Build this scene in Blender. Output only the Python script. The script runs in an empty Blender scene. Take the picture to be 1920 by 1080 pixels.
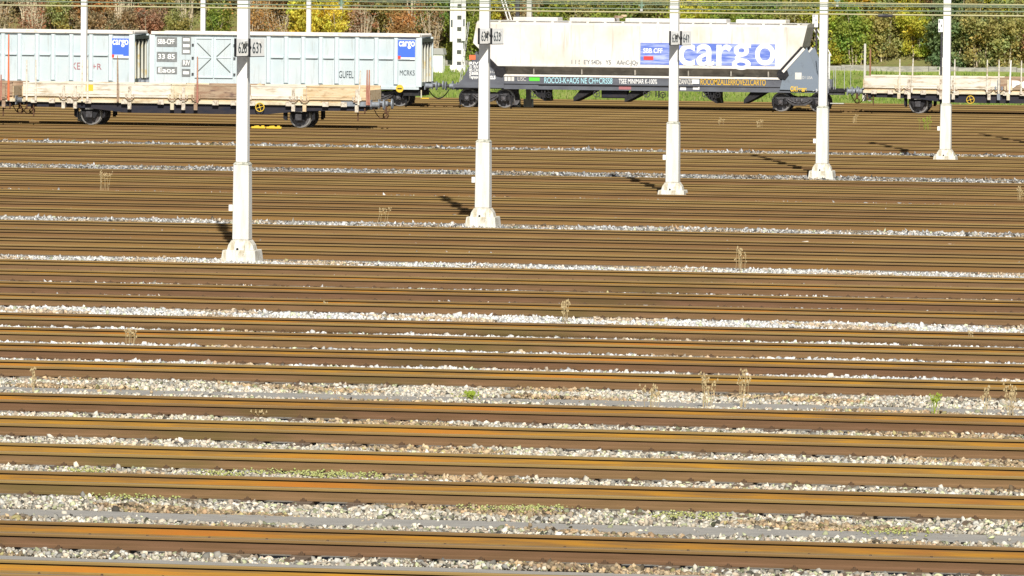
import bpy, math, random
import numpy as np
from mathutils import Vector, Matrix
random.seed(7); RNG = np.random.default_rng(11)
SC = bpy.context.scene; COL = SC.collection

# ------------------------------------------------------------ camera, sky, sun
F_PX, YH, PSI, ROLL, HC = 11000.0, -69.0, math.radians(10.3), 0.0092, 7.27
PITCH = math.atan((540 - YH) / F_PX)
CAMLOC = Vector((0, 0, HC))
fw = Vector((-math.sin(PSI) * math.cos(PITCH), math.cos(PSI) * math.cos(PITCH), -math.sin(PITCH)))
r0 = Vector((math.cos(PSI), math.sin(PSI), 0)); u0 = r0.cross(fw)
RV = r0 * math.cos(ROLL) + u0 * math.sin(ROLL); UV = u0 * math.cos(ROLL) - r0 * math.sin(ROLL)
cd = bpy.data.cameras.new('camera'); cam = bpy.data.objects.new('camera', cd); COL.objects.link(cam)
cd.sensor_width = 36; cd.lens = 36 * F_PX / 1920; cd.clip_end = 6000; cd.clip_start = 1
M = Matrix((RV, UV, -fw)).transposed().to_4x4(); M.translation = CAMLOC
cam.matrix_world = M; SC.camera = cam

SUN_EL = math.radians(37); SAZ = PSI + math.radians(4.6)
ld = Vector((-math.sin(SAZ) * math.cos(SUN_EL), math.cos(SAZ) * math.cos(SUN_EL), -math.sin(SUN_EL)))
sl = bpy.data.lights.new('sun', 'SUN'); sl.energy = 5.0; sl.angle = math.radians(0.5); sl.color = (1, .95, .86)
so = bpy.data.objects.new('sun', sl); COL.objects.link(so); so.rotation_euler = ld.to_track_quat('-Z', 'Y').to_euler()
so.location = (40, -40, 60)
w = bpy.data.worlds.new('World'); SC.world = w; w.use_nodes = True
sk = w.node_tree.nodes.new('ShaderNodeTexSky'); sk.sky_type = 'NISHITA'; sk.sun_disc = False
sk.sun_elevation = SUN_EL; sk.sun_rotation = math.pi - SAZ
bg = w.node_tree.nodes['Background']; bg.inputs[1].default_value = 0.06
w.node_tree.links.new(sk.outputs[0], bg.inputs[0])
SC.view_settings.view_transform = 'Standard'; SC.view_settings.look = 'None'
SC.view_settings.exposure = 0.15; SC.view_settings.gamma = 1.0

def ray(px, py): return fw * F_PX + RV * (px - 960) - UV * (py - 540)
def on_z(px, py, z=0.0):
    d = ray(px, py); t = (z - HC) / d.z; return CAMLOC + d * t
def on_y(px, py, y):
    d = ray(px, py); t = y / d.y; return CAMLOC + d * t

# ------------------------------------------------------------ materials
def hexlin(r, g, b):
    f = lambda c: (c / 255 / 12.92) if c / 255 <= .04045 else ((c / 255 + .055) / 1.055) ** 2.4
    return (f(r), f(g), f(b), 1)
MATS = {}
def mat(name, col, rough=.7, metal=0, col2=None, scale=(4, 4, 4), detail=4, lo=.35, hi=.65, bump=0, bscale=None,
        col3=None, scale3=(1, 1, 1), lo3=.55, hi3=.7, attr=None, rnd=0, coord='Object', spec=.3, transl=0):
    if name in MATS: return MATS[name]
    m = bpy.data.materials.new(name); m.use_nodes = True; nt = m.node_tree; N = nt.nodes; L = nt.links
    b = N['Principled BSDF']; b.inputs['Roughness'].default_value = rough; b.inputs['Metallic'].default_value = metal
    b.inputs['Specular IOR Level'].default_value = spec
    tc = N.new('ShaderNodeTexCoord')
    def noise(sc, det, seed=0):
        mp = N.new('ShaderNodeMapping'); mp.inputs['Scale'].default_value = sc; mp.inputs['Location'].default_value = (seed, seed * 1.7, seed * .3)
        L.new(tc.outputs[coord], mp.inputs[0])
        n = N.new('ShaderNodeTexNoise'); n.inputs['Scale'].default_value = 1; n.inputs['Detail'].default_value = det
        n.inputs['Roughness'].default_value = .6
        L.new(mp.outputs[0], n.inputs['Vector']); return n
    c = tuple(col) + ((1,) if len(col) == 3 else ())
    out = None
    def mix(fac, a, bb):
        mx = N.new('ShaderNodeMix'); mx.data_type = 'RGBA'
        if isinstance(fac, float): mx.inputs[0].default_value = fac
        else: L.new(fac, mx.inputs[0])
        for sock, v in ((mx.inputs[6], a), (mx.inputs[7], bb)):
            if isinstance(v, tuple): sock.default_value = v
            else: L.new(v, sock)
        return mx.outputs[2]
    def rng(src, a, bb):
        mr = N.new('ShaderNodeMapRange'); mr.inputs[1].default_value = a; mr.inputs[2].default_value = bb
        L.new(src, mr.inputs[0]); return mr.outputs[0]
    cur = c
    if col2 is not None:
        n = noise(scale, detail); cur = mix(rng(n.outputs[0], lo, hi), c, tuple(col2) + ((1,) if len(col2) == 3 else ()))
    if col3 is not None:
        n3 = noise(scale3, 5, 3.3); cur = mix(rng(n3.outputs[0], lo3, hi3), cur, tuple(col3) + ((1,) if len(col3) == 3 else ()))
    if attr:
        at = N.new('ShaderNodeAttribute'); at.attribute_name = attr
        mx = N.new('ShaderNodeMix'); mx.data_type = 'RGBA'; mx.blend_type = 'MULTIPLY'; mx.inputs[0].default_value = 1
        if isinstance(cur, tuple): mx.inputs[6].default_value = cur
        else: L.new(cur, mx.inputs[6])
        L.new(at.outputs['Color'], mx.inputs[7]); cur = mx.outputs[2]
    if rnd:
        oi = N.new('ShaderNodeObjectInfo'); hs = N.new('ShaderNodeHueSaturation')
        mr = N.new('ShaderNodeMapRange'); mr.inputs[3].default_value = 1 - rnd; mr.inputs[4].default_value = 1 + rnd
        L.new(oi.outputs['Random'], mr.inputs[0]); L.new(mr.outputs[0], hs.inputs['Value'])
        mr2 = N.new('ShaderNodeMapRange'); mr2.inputs[3].default_value = .5 - rnd * .05; mr2.inputs[4].default_value = .5 + rnd * .05
        L.new(oi.outputs['Random'], mr2.inputs[0]); L.new(mr2.outputs[0], hs.inputs['Hue'])
        if isinstance(cur, tuple): hs.inputs['Color'].default_value = cur
        else: L.new(cur, hs.inputs['Color'])
        cur = hs.outputs[0]
    if isinstance(cur, tuple): b.inputs['Base Color'].default_value = cur
    else: L.new(cur, b.inputs['Base Color'])
    if transl:
        tr = N.new('ShaderNodeBsdfTranslucent'); ms = N.new('ShaderNodeMixShader'); ms.inputs[0].default_value = transl
        if isinstance(cur, tuple): tr.inputs[0].default_value = cur
        else: L.new(cur, tr.inputs[0])
        L.new(b.outputs[0], ms.inputs[1]); L.new(tr.outputs[0], ms.inputs[2]); L.new(ms.outputs[0], N['Material Output'].inputs[0])
    if bump:
        nb = noise(bscale or scale, 6, 9.1); bp = N.new('ShaderNodeBump'); bp.inputs['Strength'].default_value = 1
        bp.inputs['Distance'].default_value = bump; L.new(nb.outputs[0], bp.inputs['Height']); L.new(bp.outputs[0], b.inputs['Normal'])
    MATS[name] = m; return m

rail_top = mat('worn_rail_steel', (.30, .26, .21), .45, .3, col2=(.36, .24, .12), scale=(.8, 6, 6), rnd=.12)
rail_head = mat('rail_head_rust', (.20, .125, .042), .8, 0, col2=(.25, .16, .06), scale=(.7, 20, 20), rnd=.15)
rail_gauge = mat('orange_rail_rust', (.40, .20, .022), .85, 0, col2=(.22, .125, .04), scale=(1.1, 34, 34), col3=(.42, .16, .02), scale3=(.3, 3, 3), lo3=.5, hi3=.7, rnd=.07, bump=.002, bscale=(20, 60, 60))
rail_field = mat('brown_rail_rust', (.150, .088, .040), .9, 0, col2=(.19, .108, .055), scale=(1.2, 14, 14), col3=(.125, .085, .030), scale3=(.25, 2, 2), rnd=.14, bump=.002, bscale=(20, 60, 60))
foot_m = mat('dusty_rail_foot', (.25, .165, .05), .95, 0, col2=(.18, .11, .04), scale=(1.5, 9, 9), rnd=.08)
head_shade_m = mat('painted_head_shade', (.030, .018, .008), .9)  # shadow below the rail head, painted as a near-black colour
rail_far = mat('dusty_rail_rust', (.225, .132, .044), .9, 0, col2=(.19, .11, .045), scale=(.45, 9, 9), lo=.4, hi=.6, col3=(.26, .14, .035), scale3=(.08, 1, 1), rnd=.12)
sleeper_m = mat('weathered_sleeper_wood', (.20, .15, .105), .9, 0, col2=(.13, .095, .065), scale=(6, 40, 20), rnd=.2)
clip_m = mat('rusty_clip_iron', (.115, .07, .04), .85, .2)
ballast_m = mat('ballast_stone_bed', (.17, .15, .12), .95, 0, col2=(.34, .31, .26), scale=(16, 16, 16), detail=6, lo=.4, hi=.6, col3=(.26, .20, .13), scale3=(.8, .8, .8), lo3=.45, hi3=.75, bump=.03, bscale=(18, 18, 18))
path_m = mat('fine_grey_grit', (.40, .375, .33), .95, 0, col2=(.31, .29, .26), scale=(2.5, 6, 6), col3=(.40, .38, .33), scale3=(60, 60, 60), lo3=.5, hi3=.62, bump=.004, bscale=(60, 60, 60))
rock_m = mat('pale_crushed_stone', (.92, .92, .92), .9, 0, attr='tint')
conc_m = mat('white_painted_concrete', (.76, .75, .70), .75, 0, col2=(.62, .60, .52), scale=(6, 6, .9), lo=.45, hi=.75, col3=(.45, .41, .32), scale3=(11, 11, 1.6), lo3=.60, hi3=.78, bump=.002, bscale=(30, 30, 30))
conc2_m = mat('grey_footing_concrete', (.72, .70, .63), .9, 0, col2=(.42, .37, .26), scale=(7, 7, 2.5), lo=.46, hi=.70, bump=.008, bscale=(25, 25, 25))
stain_m = mat('rust_stain', (.3, .2, .1), .9)
capc_m = mat('mossy_collar_concrete', (.26, .27, .21), .9, 0, col2=(.58, .57, .5), scale=(14, 14, 14))
mast_m = mat('white_painted_mast', (.82, .81, .78), .6, 0, col2=(.74, .72, .68), scale=(3, 3, .7), lo=.5, hi=.8)
white_m = mat('white_sign_enamel', (.92, .92, .90), .5)
black_m = mat('black_paint', (.015, .015, .018), .6)
dark_m = mat('sooty_black_iron', (.022, .022, .026), .8, .2, col2=(.05, .045, .045), scale=(8, 8, 8), lo=.45, hi=.75)
dark2_m = mat('grimy_grey_iron', (.10, .10, .11), .7, .3, col2=(.05, .045, .045), scale=(9, 9, 9))
wheel_m = mat('worn_wheel_steel', (.20, .20, .22), .6, .5, col2=(.09, .075, .07), scale=(7, 7, 7))
tyre_m = mat('polished_tyre_steel', (.36, .35, .34), .4, .6)
buffer_m = mat('grey_blue_buffer_paint', (.30, .33, .37), .55, .2, col2=(.2, .22, .25), scale=(6, 6, 6))
truss_m = mat('dark_blue_black_steel', (.018, .020, .034), .6, .1, col2=(.035, .03, .035), scale=(2, 2, 5))
yellow_m = mat('yellow_safety_paint', (.75, .50, .05), .5)
cyan_m = mat('pale_blue_wagon_paint', (.50, .585, .62), .6, 0, col2=(.58, .63, .645), scale=(.7, .7, .5), col3=(.36, .38, .36), scale3=(6, 6, .6), lo3=.56, hi3=.8, bump=.004, bscale=(2, 2, 1))
rib_m = mat('pale_blue_rib_paint', (.60, .68, .71), .6, 0, col2=(.48, .55, .57), scale=(6, 6, 1), lo=.55, hi=.8)
rim_m = mat('cream_worn_rim', (.80, .76, .70), .6, 0, col2=(.62, .5, .4), scale=(3, 8, 8), lo=.55, hi=.75)
endrib_m = mat('grey_green_end_steel', (.13, .16, .14), .7, 0, col2=(.07, .08, .07), scale=(4, 4, 2))
endlight_m = mat('dirty_white_end_rib', (.62, .62, .55), .7, 0, col2=(.60, .48, .22), scale=(3, 3, 2.5), lo=.5, hi=.65)
blue_m = mat('bright_blue_panel_paint', (.07, .17, .72), .5)
red_m = mat('red_panel_paint', (.72, .07, .06), .5)
green_m = mat('bright_green_paint', (.12, .62, .06), .5)
grey_st = mat('grey_stencil_field', (.16, .17, .17), .7, 0, col2=(.26, .27, .27), scale=(5, 5, 5))
cream_m = mat('cream_plank_paint', (.60, .52, .36), .75, 0, col2=(.70, .64, .50), scale=(1.1, 3, 6), col3=(.34, .24, .12), scale3=(1.6, 3, 4), lo3=.52, hi3=.78, bump=.006, bscale=(3, 3, 24))
cream2_m = mat('pale_cream_board_paint', (.66, .61, .50), .7, 0, col2=(.74, .71, .64), scale=(1.1, 3, 6), col3=(.38, .28, .16), scale3=(1.6, 3, 7), lo3=.50, hi3=.74, bump=.005, bscale=(3, 3, 24))
rustb_m = mat('bare_rusty_board', (.30, .19, .125), .85, 0, col2=(.42, .32, .22), scale=(2, 4, 9), col3=(.16, .10, .08), scale3=(2, 3, 6), bump=.006, bscale=(3, 3, 24))
tan_m = mat('tan_weathered_board', (.60, .44, .26), .85, 0, col2=(.68, .56, .38), scale=(2, 4, 9), col3=(.38, .25, .13), scale3=(2, 3, 8), bump=.006, bscale=(3, 3, 24))
pocket_m = mat('grimy_cream_bracket', (.66, .60, .50), .7, 0, col2=(.34, .27, .2), scale=(10, 10, 10), lo=.45, hi=.65)
pinkst_m = mat('rust_pink_stake', (.34, .12, .09), .7, 0, col2=(.48, .26, .18), scale=(9, 9, 3))
orangest_m = mat('orange_red_stake', (.72, .17, .07), .6)
hosem = mat('rusty_brown_hose', (.11, .055, .03), .8)
silo_m = mat('cream_hopper_paint', (.74, .71, .68), .6, 0, col2=(.62, .57, .47), scale=(.6, .6, .5), lo=.45, hi=.7, col3=(.46, .40, .31), scale3=(5.5, 5.5, .45), lo3=.56, hi3=.80, bump=.006, bscale=(1, 1, 1))
siloseam_m = mat('grey_seam_paint', (.60, .58, .52), .6, 0, col2=(.72, .7, .66), scale=(2, 2, 2))
siloend_m = mat('grey_cream_end_sheet', (.36, .35, .30), .7, 0, col2=(.5, .48, .42), scale=(2, 2, 2))
under_m = mat('grimy_hopper_chute', (.42, .38, .32), .8, 0, col2=(.24, .22, .19), scale=(1.5, 1.5, 2), col3=(.50, .47, .40), scale3=(2, 2, 2))
frame_m = mat('slate_grey_frame_paint', (.135, .145, .17), .6, 0, col2=(.10, .105, .125), scale=(1.2, 1.2, 3), col3=(.18, .19, .20), scale3=(2, 2, 2), lo3=.6, hi3=.8)
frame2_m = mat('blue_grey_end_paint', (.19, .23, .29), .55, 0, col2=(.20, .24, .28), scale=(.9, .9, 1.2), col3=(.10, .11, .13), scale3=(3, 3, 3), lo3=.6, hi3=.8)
fadeblue_m = mat('faded_blue_panel', (.12, .19, .60), .6, 0, col2=(.62, .68, .84), scale=(.7, .7, 6.5), detail=6, lo=.44, hi=.72)
tagc_m = mat('pale_cyan_spray', (.42, .72, .80), .6); tagy_m = mat('ochre_yellow_spray', (.72, .44, .04), .6)
tagr_m = mat('faded_red_spray', (.40, .16, .17), .7); tagd_m = mat('dark_grey_spray', (.06, .08, .09), .7)
galv_m = mat('galvanised_steel', (.62, .62, .60), .5, .2, col2=(.48, .48, .46), scale=(6, 6, 2))
greypost_m = mat('pale_concrete_post', (.50, .49, .43), .85, 0, col2=(.62, .6, .54), scale=(4, 4, 2))
brownpost_m = mat('brown_wood_post', (.30, .16, .09), .85)
wire_m = mat('weathered_copper_wire', (.50, .47, .27), .4, .2); wired_m = mat('dark_aged_wire', (.22, .27, .18), .5, .3)
insul_m = mat('green_grey_insulator', (.20, .30, .22), .4)
stone_m = mat('pale_stone_wall', (.42, .40, .35), .9, 0, col2=(.28, .27, .24), scale=(2, 2, 5), lo=.4, hi=.6, bump=.03, bscale=(4, 4, 6))
grassg_m = mat('sunlit_grass_turf', (.20, .27, .05), .95, 0, col2=(.28, .34, .08), scale=(.5, .5, .5), col3=(.26, .24, .10), scale3=(1.8, 1.8, 1.8), bump=.05, bscale=(6, 6, 6))
grassb_m = mat('grass_blades', (.90, .95, .9), .8, 0, attr='tint', transl=.3)
hill_m = mat('hillside_leaf_litter', (.22, .18, .08), .95, 0, col2=(.16, .18, .05), scale=(.4, .4, .4), col3=(.20, .12, .06), scale3=(1.5, 1.5, 1.5), bump=.1, bscale=(3, 3, 3))
ground_m = mat('yard_ground_gravel', (.27, .245, .20), .95, 0, col2=(.34, .31, .26), scale=(.5, .5, .5), bump=.02, bscale=(9, 9, 9))
stalk_m = mat('dry_stalk', (.60, .48, .27), .8, 0, transl=.2); stalkg_m = mat('green_weed', (.36, .46, .06), .8, 0, transl=.3)
moss_m = mat('yellow_green_moss', (.34, .38, .10), .95, 0, col2=(.48, .47, .22), scale=(20, 20, 20))
roofw_m = mat('weathered_cabinet_grey', (.38, .38, .36), .8)

# ------------------------------------------------------------ mesh builder
class MB:
    def __init__(s): s.v = []; s.f = []; s.m = []; s.mats = []; s.sm = []
    def mi(s, m):
        if m not in s.mats: s.mats.append(m)
        return s.mats.index(m)
    def add(s, vs, fs, m, smooth=False):
        o = len(s.v); s.v += [tuple(v) for v in vs]; k = s.mi(m)
        for f in fs: s.f.append(tuple(i + o for i in f)); s.m.append(k); s.sm.append(smooth)
        return s
    def box(s, c, d, m, rot=None):
        x, y, z = d[0] / 2, d[1] / 2, d[2] / 2
        vs = [Vector((a * x, b * y, cc * z)) for a in (-1, 1) for b in (-1, 1) for cc in (-1, 1)]
        if rot is not None: vs = [rot @ v for v in vs]
        vs = [v + Vector(c) for v in vs]
        return s.add(vs, [(0, 1, 3, 2), (4, 6, 7, 5), (0, 4, 5, 1), (2, 3, 7, 6), (0, 2, 6, 4), (1, 5, 7, 3)], m)
    def b2(s, lo, hi, m):
        return s.box([(a + b) / 2 for a, b in zip(lo, hi)], [b - a for a, b in zip(lo, hi)], m)
    def prism(s, pts, y0, y1, m):      # polygon in x,z (any order) pushed along y
        n = len(pts)
        area = sum(pts[i][0] * pts[(i + 1) % n][1] - pts[(i + 1) % n][0] * pts[i][1] for i in range(n))
        if area < 0: pts = pts[::-1]
        vs = [(p[0], y0, p[1]) for p in pts] + [(p[0], y1, p[1]) for p in pts]
        fs = [tuple(range(n)), tuple(range(2 * n - 1, n - 1, -1))] + [(i, i + n, (i + 1) % n + n, (i + 1) % n) for i in range(n)]
        return s.add(vs, fs, m)
    def cone(s, p0, p1, r0_, r1_, m, n=8, smooth=True, cap=True):
        p0 = Vector(p0); p1 = Vector(p1); d = (p1 - p0).normalized()
        a = d.orthogonal().normalized(); b = d.cross(a)
        vs = []
        for p, r in ((p0, r0_), (p1, r1_)):
            for i in range(n):
                t = 2 * math.pi * i / n; vs.append(p + a * (r * math.cos(t)) + b * (r * math.sin(t)))
        s.add(vs, [(i, (i + 1) % n, (i + 1) % n + n, i + n) for i in range(n)], m, smooth)
        if cap: s.add(vs, [tuple(range(n - 1, -1, -1)), tuple(range(n, 2 * n))], m)
        return s
    def tube(s, pts, r, m, n=6):
        for a, b in zip(pts[:-1], pts[1:]): s.cone(a, b, r, r, m, n)
        return s
    def ring(s, c, R, r, m, n=20, k=6, ax='y'):
        vs = []; fs = []
        for i in range(n):
            t = 2 * math.pi * i / n
            for j in range(k):
                q = 2 * math.pi * j / k; rr = R + r * math.cos(q)
                if ax == 'y': vs.append((c[0] + rr * math.cos(t), c[1] + r * math.sin(q), c[2] + rr * math.sin(t)))
        for i in range(n):
            for j in range(k): fs.append((i * k + j, i * k + (j + 1) % k, ((i + 1) % n) * k + (j + 1) % k, ((i + 1) % n) * k + j))
        return s.add(vs, fs, m, True)
    def build(s, name, parent=None, loc=None, bevel=0):
        me = bpy.data.meshes.new(name); me.from_pydata(s.v, [], s.f)
        for m in s.mats: me.materials.append(m)
        me.polygons.foreach_set('material_index', s.m); me.polygons.foreach_set('use_smooth', s.sm)
        me.update(); o = bpy.data.objects.new(name, me); COL.objects.link(o)
        if parent: o.parent = parent
        if loc is not None: o.location = loc
        if bevel:
            md = o.modifiers.new('bevel', 'BEVEL'); md.width = bevel; md.segments = 2; md.limit_method = 'ANGLE'
        return o
def tag(o, label=None, cat=None, group=None, kind=None):
    if label: o['label'] = label
    if cat: o['category'] = cat
    if group: o['group'] = group
    if kind: o['kind'] = kind
    return o
def empty(name, loc, label, cat, group=None, rz=0):
    o = bpy.data.objects.new(name, None); COL.objects.link(o); o.location = loc; o.rotation_euler = (0, 0, rz)
    o.empty_display_size = .3
    return tag(o, label, cat, group)
def text(s, m, size, loc, parent=None, name='lettering', rot=(math.pi / 2, 0, 0), off=0.0, sx=1, width=None, ext=.003, align='LEFT', space=1):
    cu = bpy.data.curves.new('t', 'FONT'); cu.body = s; cu.size = size; cu.extrude = ext; cu.offset = off; cu.align_x = align; cu.space_character = space
    t = bpy.data.objects.new('t', cu); COL.objects.link(t)
    dg = bpy.context.evaluated_depsgraph_get(); me = bpy.data.meshes.new_from_object(t.evaluated_get(dg))
    bpy.data.objects.remove(t); bpy.data.curves.remove(cu)
    me.materials.clear(); me.materials.append(m)
    o = bpy.data.objects.new(name, me); COL.objects.link(o); o.parent = parent; o.location = loc; o.rotation_euler = rot
    if width:
        xs = [v.co.x for v in me.vertices]; sx = width / max(1e-3, max(xs) - min(xs))
    o.scale = (sx, 1, 1)
    return o
def np_mesh(name, V, Fc, n, mats, tint=None, parent=None, mi=None):
    me = bpy.data.meshes.new(name); me.vertices.add(len(V)); me.vertices.foreach_set('co', V.astype(np.float32).ravel())
    nf = len(Fc); me.loops.add(nf * n); me.loops.foreach_set('vertex_index', Fc.astype(np.int32).ravel())
    me.polygons.add(nf); me.polygons.foreach_set('loop_start', np.arange(0, nf * n, n, dtype=np.int32))
    me.polygons.foreach_set('loop_total', np.full(nf, n, dtype=np.int32))
    if mi is not None: me.polygons.foreach_set('material_index', mi.astype(np.int32))
    for m in mats: me.materials.append(m)
    me.update(calc_edges=True)
    if tint is not None:
        a = me.color_attributes.new('tint', 'FLOAT_COLOR', 'POINT')
        a.data.foreach_set('color', np.c_[tint, np.ones(len(tint))].astype(np.float32).ravel())
    o = bpy.data.objects.new(name, me); COL.objects.link(o)
    if parent: o.parent = parent
    return o

# ------------------------------------------------------------ tracks
LINE1 = {  # row (at x=960) of the shadow line under the head of each track's far rail, nearest first
 0: [1083.4, 1008.3], 1: [912.3, 859, 807.2, 763], 2: [700, 667.3, 637.2, 609.2], 3: [571.7, 549.1, 526.1, 507.1],
 4: [478.4, 462.5, 447, 431.5], 5: [407.6, 394, 382.8, 372.5], 6: [359.3, 349, 340.7, 331.3],
 7: [311.3, 303.3, 296, 289.3, 283.0], 8: [268.6, 262.5, 256.5, 251, 245.3, 239.8, 234, 229, 223.9, 219.2, 214.6, 210.2, 206.0, 202.3], 9: [198.2, 194.1, 190.2, 186.4]}
GAUGE = 1.507
TR = []      # (group, index, centre y)
for g, rows in LINE1.items():
    for i, yy in enumerate(rows):
        p = on_z(960, yy, .127); TR.append([g, i, p.y + .036 - GAUGE / 2])
RT = .172    # rail top
def fx(y): # x range that the frame covers at world y
    a = on_y(0, 540, y); b = on_y(1920, 540, y); return a.x, b.x
names = ['one', 'two', 'three', 'four']
GN = {9: 'of the four behind the hopper wagon', 0: 'of the two at the bottom of the photo', 1: 'of the four before the wide weedy path', 2: 'of the four just behind the weedy path',
      3: 'of the four just before the 628 mast', 4: 'of the four between the 628 and 634 masts',
      5: 'of the four between the 634 and 638 masts', 6: 'of the four between the 638 and fourth masts',
      7: 'of the five between the fourth and fifth masts', 8: 'of the fourteen from the fifth mast to the hopper'}
ORD = ['nearest', 'second', 'third', 'fourth', 'fifth', 'sixth', 'seventh', 'eighth', 'ninth', 'tenth', 'eleventh', 'twelfth', 'thirteenth', 'fourteenth']
def rail_mesh(name, x0, x1, side, mg, mf, shade_h=.016):
    # profile, going round; near side is -y.  side=+1: this is the far rail, so its near face is the gauge face
    prof = [(-.075, 0), (-.075, .012), (-.030, .028), (-.010, .044), (-.009, .126 - shade_h), (-.009, .126), (-.034, .135), (-.036, .160), (-.028, .172),
            (.028, .172), (.036, .160), (.034, .135), (.009, .126), (.009, .126 - shade_h), (.010, .044), (.030, .028), (.075, .012), (.075, 0)]
    near, far = (mg, mf) if side > 0 else (mf, mg)
    fm = ([foot_m] * 3 if side > 0 and mg is rail_gauge else [near] * 3) + [near] + [head_shade_m, head_shade_m, rail_head, rail_head, rail_top, rail_head, rail_head, head_shade_m, head_shade_m] + [far] * 5  # top of web and head underside carry the painted head shadow
    b = MB(); n = len(prof)
    for i in range(n):
        a, c = prof[i], prof[(i + 1) % n]
        b.add([(x0, a[0], a[1]), (x0, c[0], c[1]), (x1, c[0], c[1]), (x1, a[0], a[1])], [(0, 3, 2, 1)], fm[i])
    b.add([(x0, p[0], p[1]) for p in prof], [tuple(range(n))], near); b.add([(x1, p[0], p[1]) for p in prof], [tuple(range(n - 1, -1, -1))], near)
    return b
slp = MB()
slp.b2((-.13, -1.3, -.15), (.13, -.9, -.012), sleeper_m); slp.b2((-.13, -.9, -.15), (.13, .9, -.001), sleeper_m); slp.b2((-.13, .9, -.15), (.13, 1.3, -.012), sleeper_m)
for s in (-1, 1):
    for q in (-1, 1):
        yy = s * GAUGE / 2 + q * .105
        slp.b2((-.04, yy - .03, 0), (.04, yy + .03, .022), clip_m); slp.cone((0, yy, .022), (0, yy, .046), .02, .016, clip_m, 6)
        pass
SLP = None
for k, (g, i, yc) in enumerate(TR):
    a, b = fx(yc); mx = 8 + yc * .03
    x0, x1 = a - mx, b + mx
    n_in = len(LINE1[g])
    pos = ORD[i] + ' track'
    if g == 0: pos = ['nearer', 'farther'][i] + ' track'
    lab = 'rusty railway track, ' + pos.replace(' track', '') + ' ' + GN[g]
    t = empty('railway_track', (0, yc, 0), lab, 'railway track', 'parallel tracks of the yard')
    mg, mf = (rail_gauge, rail_field) if g <= 3 else (rail_far, rail_far)
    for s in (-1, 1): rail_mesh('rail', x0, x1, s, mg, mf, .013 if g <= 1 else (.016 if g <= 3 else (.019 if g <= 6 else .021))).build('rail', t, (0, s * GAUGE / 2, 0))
    if g <= 3:
        a, b = a - 2.2, b + 2.2; nn = int((b - a) / .76); off = random.random() * .7
        for q in range(nn):
            if SLP is None: o = slp.build('sleeper', t); SLP = o
            else: o = SLP.copy(); COL.objects.link(o); o.parent = t
            o.location = (a + off + q * .76 + random.uniform(-.02, .02), random.uniform(-.02, .02), random.uniform(-.004, .0)); o.rotation_euler = (0, 0, random.uniform(-.012, .012))

# ------------------------------------------------------------ ground
YB = [t[2] for t in TR]; YLAST = YB[-1]
g = MB(); g.add([(-900, -60, -.09), (700, -60, -.09), (700, 900, -.09), (-900, 900, -.09)], [(0, 1, 2, 3)], ground_m)
tag(g.build('ground'), kind='structure')
bb = MB(); bb.add([(-150, 50, -.058), (110, 50, -.058), (110, YLAST + 3.2, -.058), (-150, YLAST + 3.2, -.058)], [(0, 1, 2, 3)], ballast_m)
tag(bb.build('ballast_bed'), kind='structure')
# grit paths along the walkways
PATHS = []
for k in range(len(TR) - 1):
    if TR[k][0] != TR[k + 1][0] and TR[k][0] < 8:
        a = TR[k][2] + 1.35; b = TR[k + 1][2] - 1.35; m_ = (a + b) / 2
        PATHS.append((k, m_ + .30, .56 if TR[k][0] in (0, 1) else .34))
PATHS.append((0, TR[0][2] + 2.62, .46))
for (k, yc, hw) in PATHS:
    x0, x1 = fx(yc); x0 -= 15; x1 += 15; n = 120; vs = []
    for j in range(n + 1):
        x = x0 + (x1 - x0) * j / n
        wv = .11 * math.sin(x * 1.3 + k) + .08 * math.sin(x * 3.1) + .05 * math.sin(x * 7.3)
        vs += [(x, yc - hw + wv, -.032), (x, yc + hw + .06 * math.sin(x * 2.2 + k), -.032)]
    p = MB(); p.add(vs, [(2 * j, 2 * j + 2, 2 * j + 3, 2 * j + 1) for j in range(n)], path_m)
    tag(p.build('path'), kind='structure')

# ------------------------------------------------------------ ballast stones (uncountable)
t_ = (1 + 5 ** .5) / 2
ICO = np.array([(-1, t_, 0), (1, t_, 0), (-1, -t_, 0), (1, -t_, 0), (0, -1, t_), (0, 1, t_), (0, -1, -t_), (0, 1, -t_), (t_, 0, -1), (t_, 0, 1), (-t_, 0, -1), (-t_, 0, 1)]) / 1.9
ICF = np.array([(0, 11, 5), (0, 5, 1), (0, 1, 7), (0, 7, 10), (0, 10, 11), (1, 5, 9), (5, 11, 4), (11, 10, 2), (10, 7, 6), (7, 1, 8), (3, 9, 4), (3, 4, 2), (3, 2, 6), (3, 6, 8), (3, 8, 9), (4, 9, 5), (2, 4, 11), (6, 2, 10), (8, 6, 7), (9, 8, 1)])
OCT = np.array([(1, 0, 0), (-1, 0, 0), (0, 1, 0), (0, -1, 0), (0, 0, 1), (0, 0, -1)], float)
OCF = np.array([(0, 2, 4), (2, 1, 4), (1, 3, 4), (3, 0, 4), (2, 0, 5), (1, 2, 5), (3, 1, 5), (0, 3, 5)])
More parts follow.
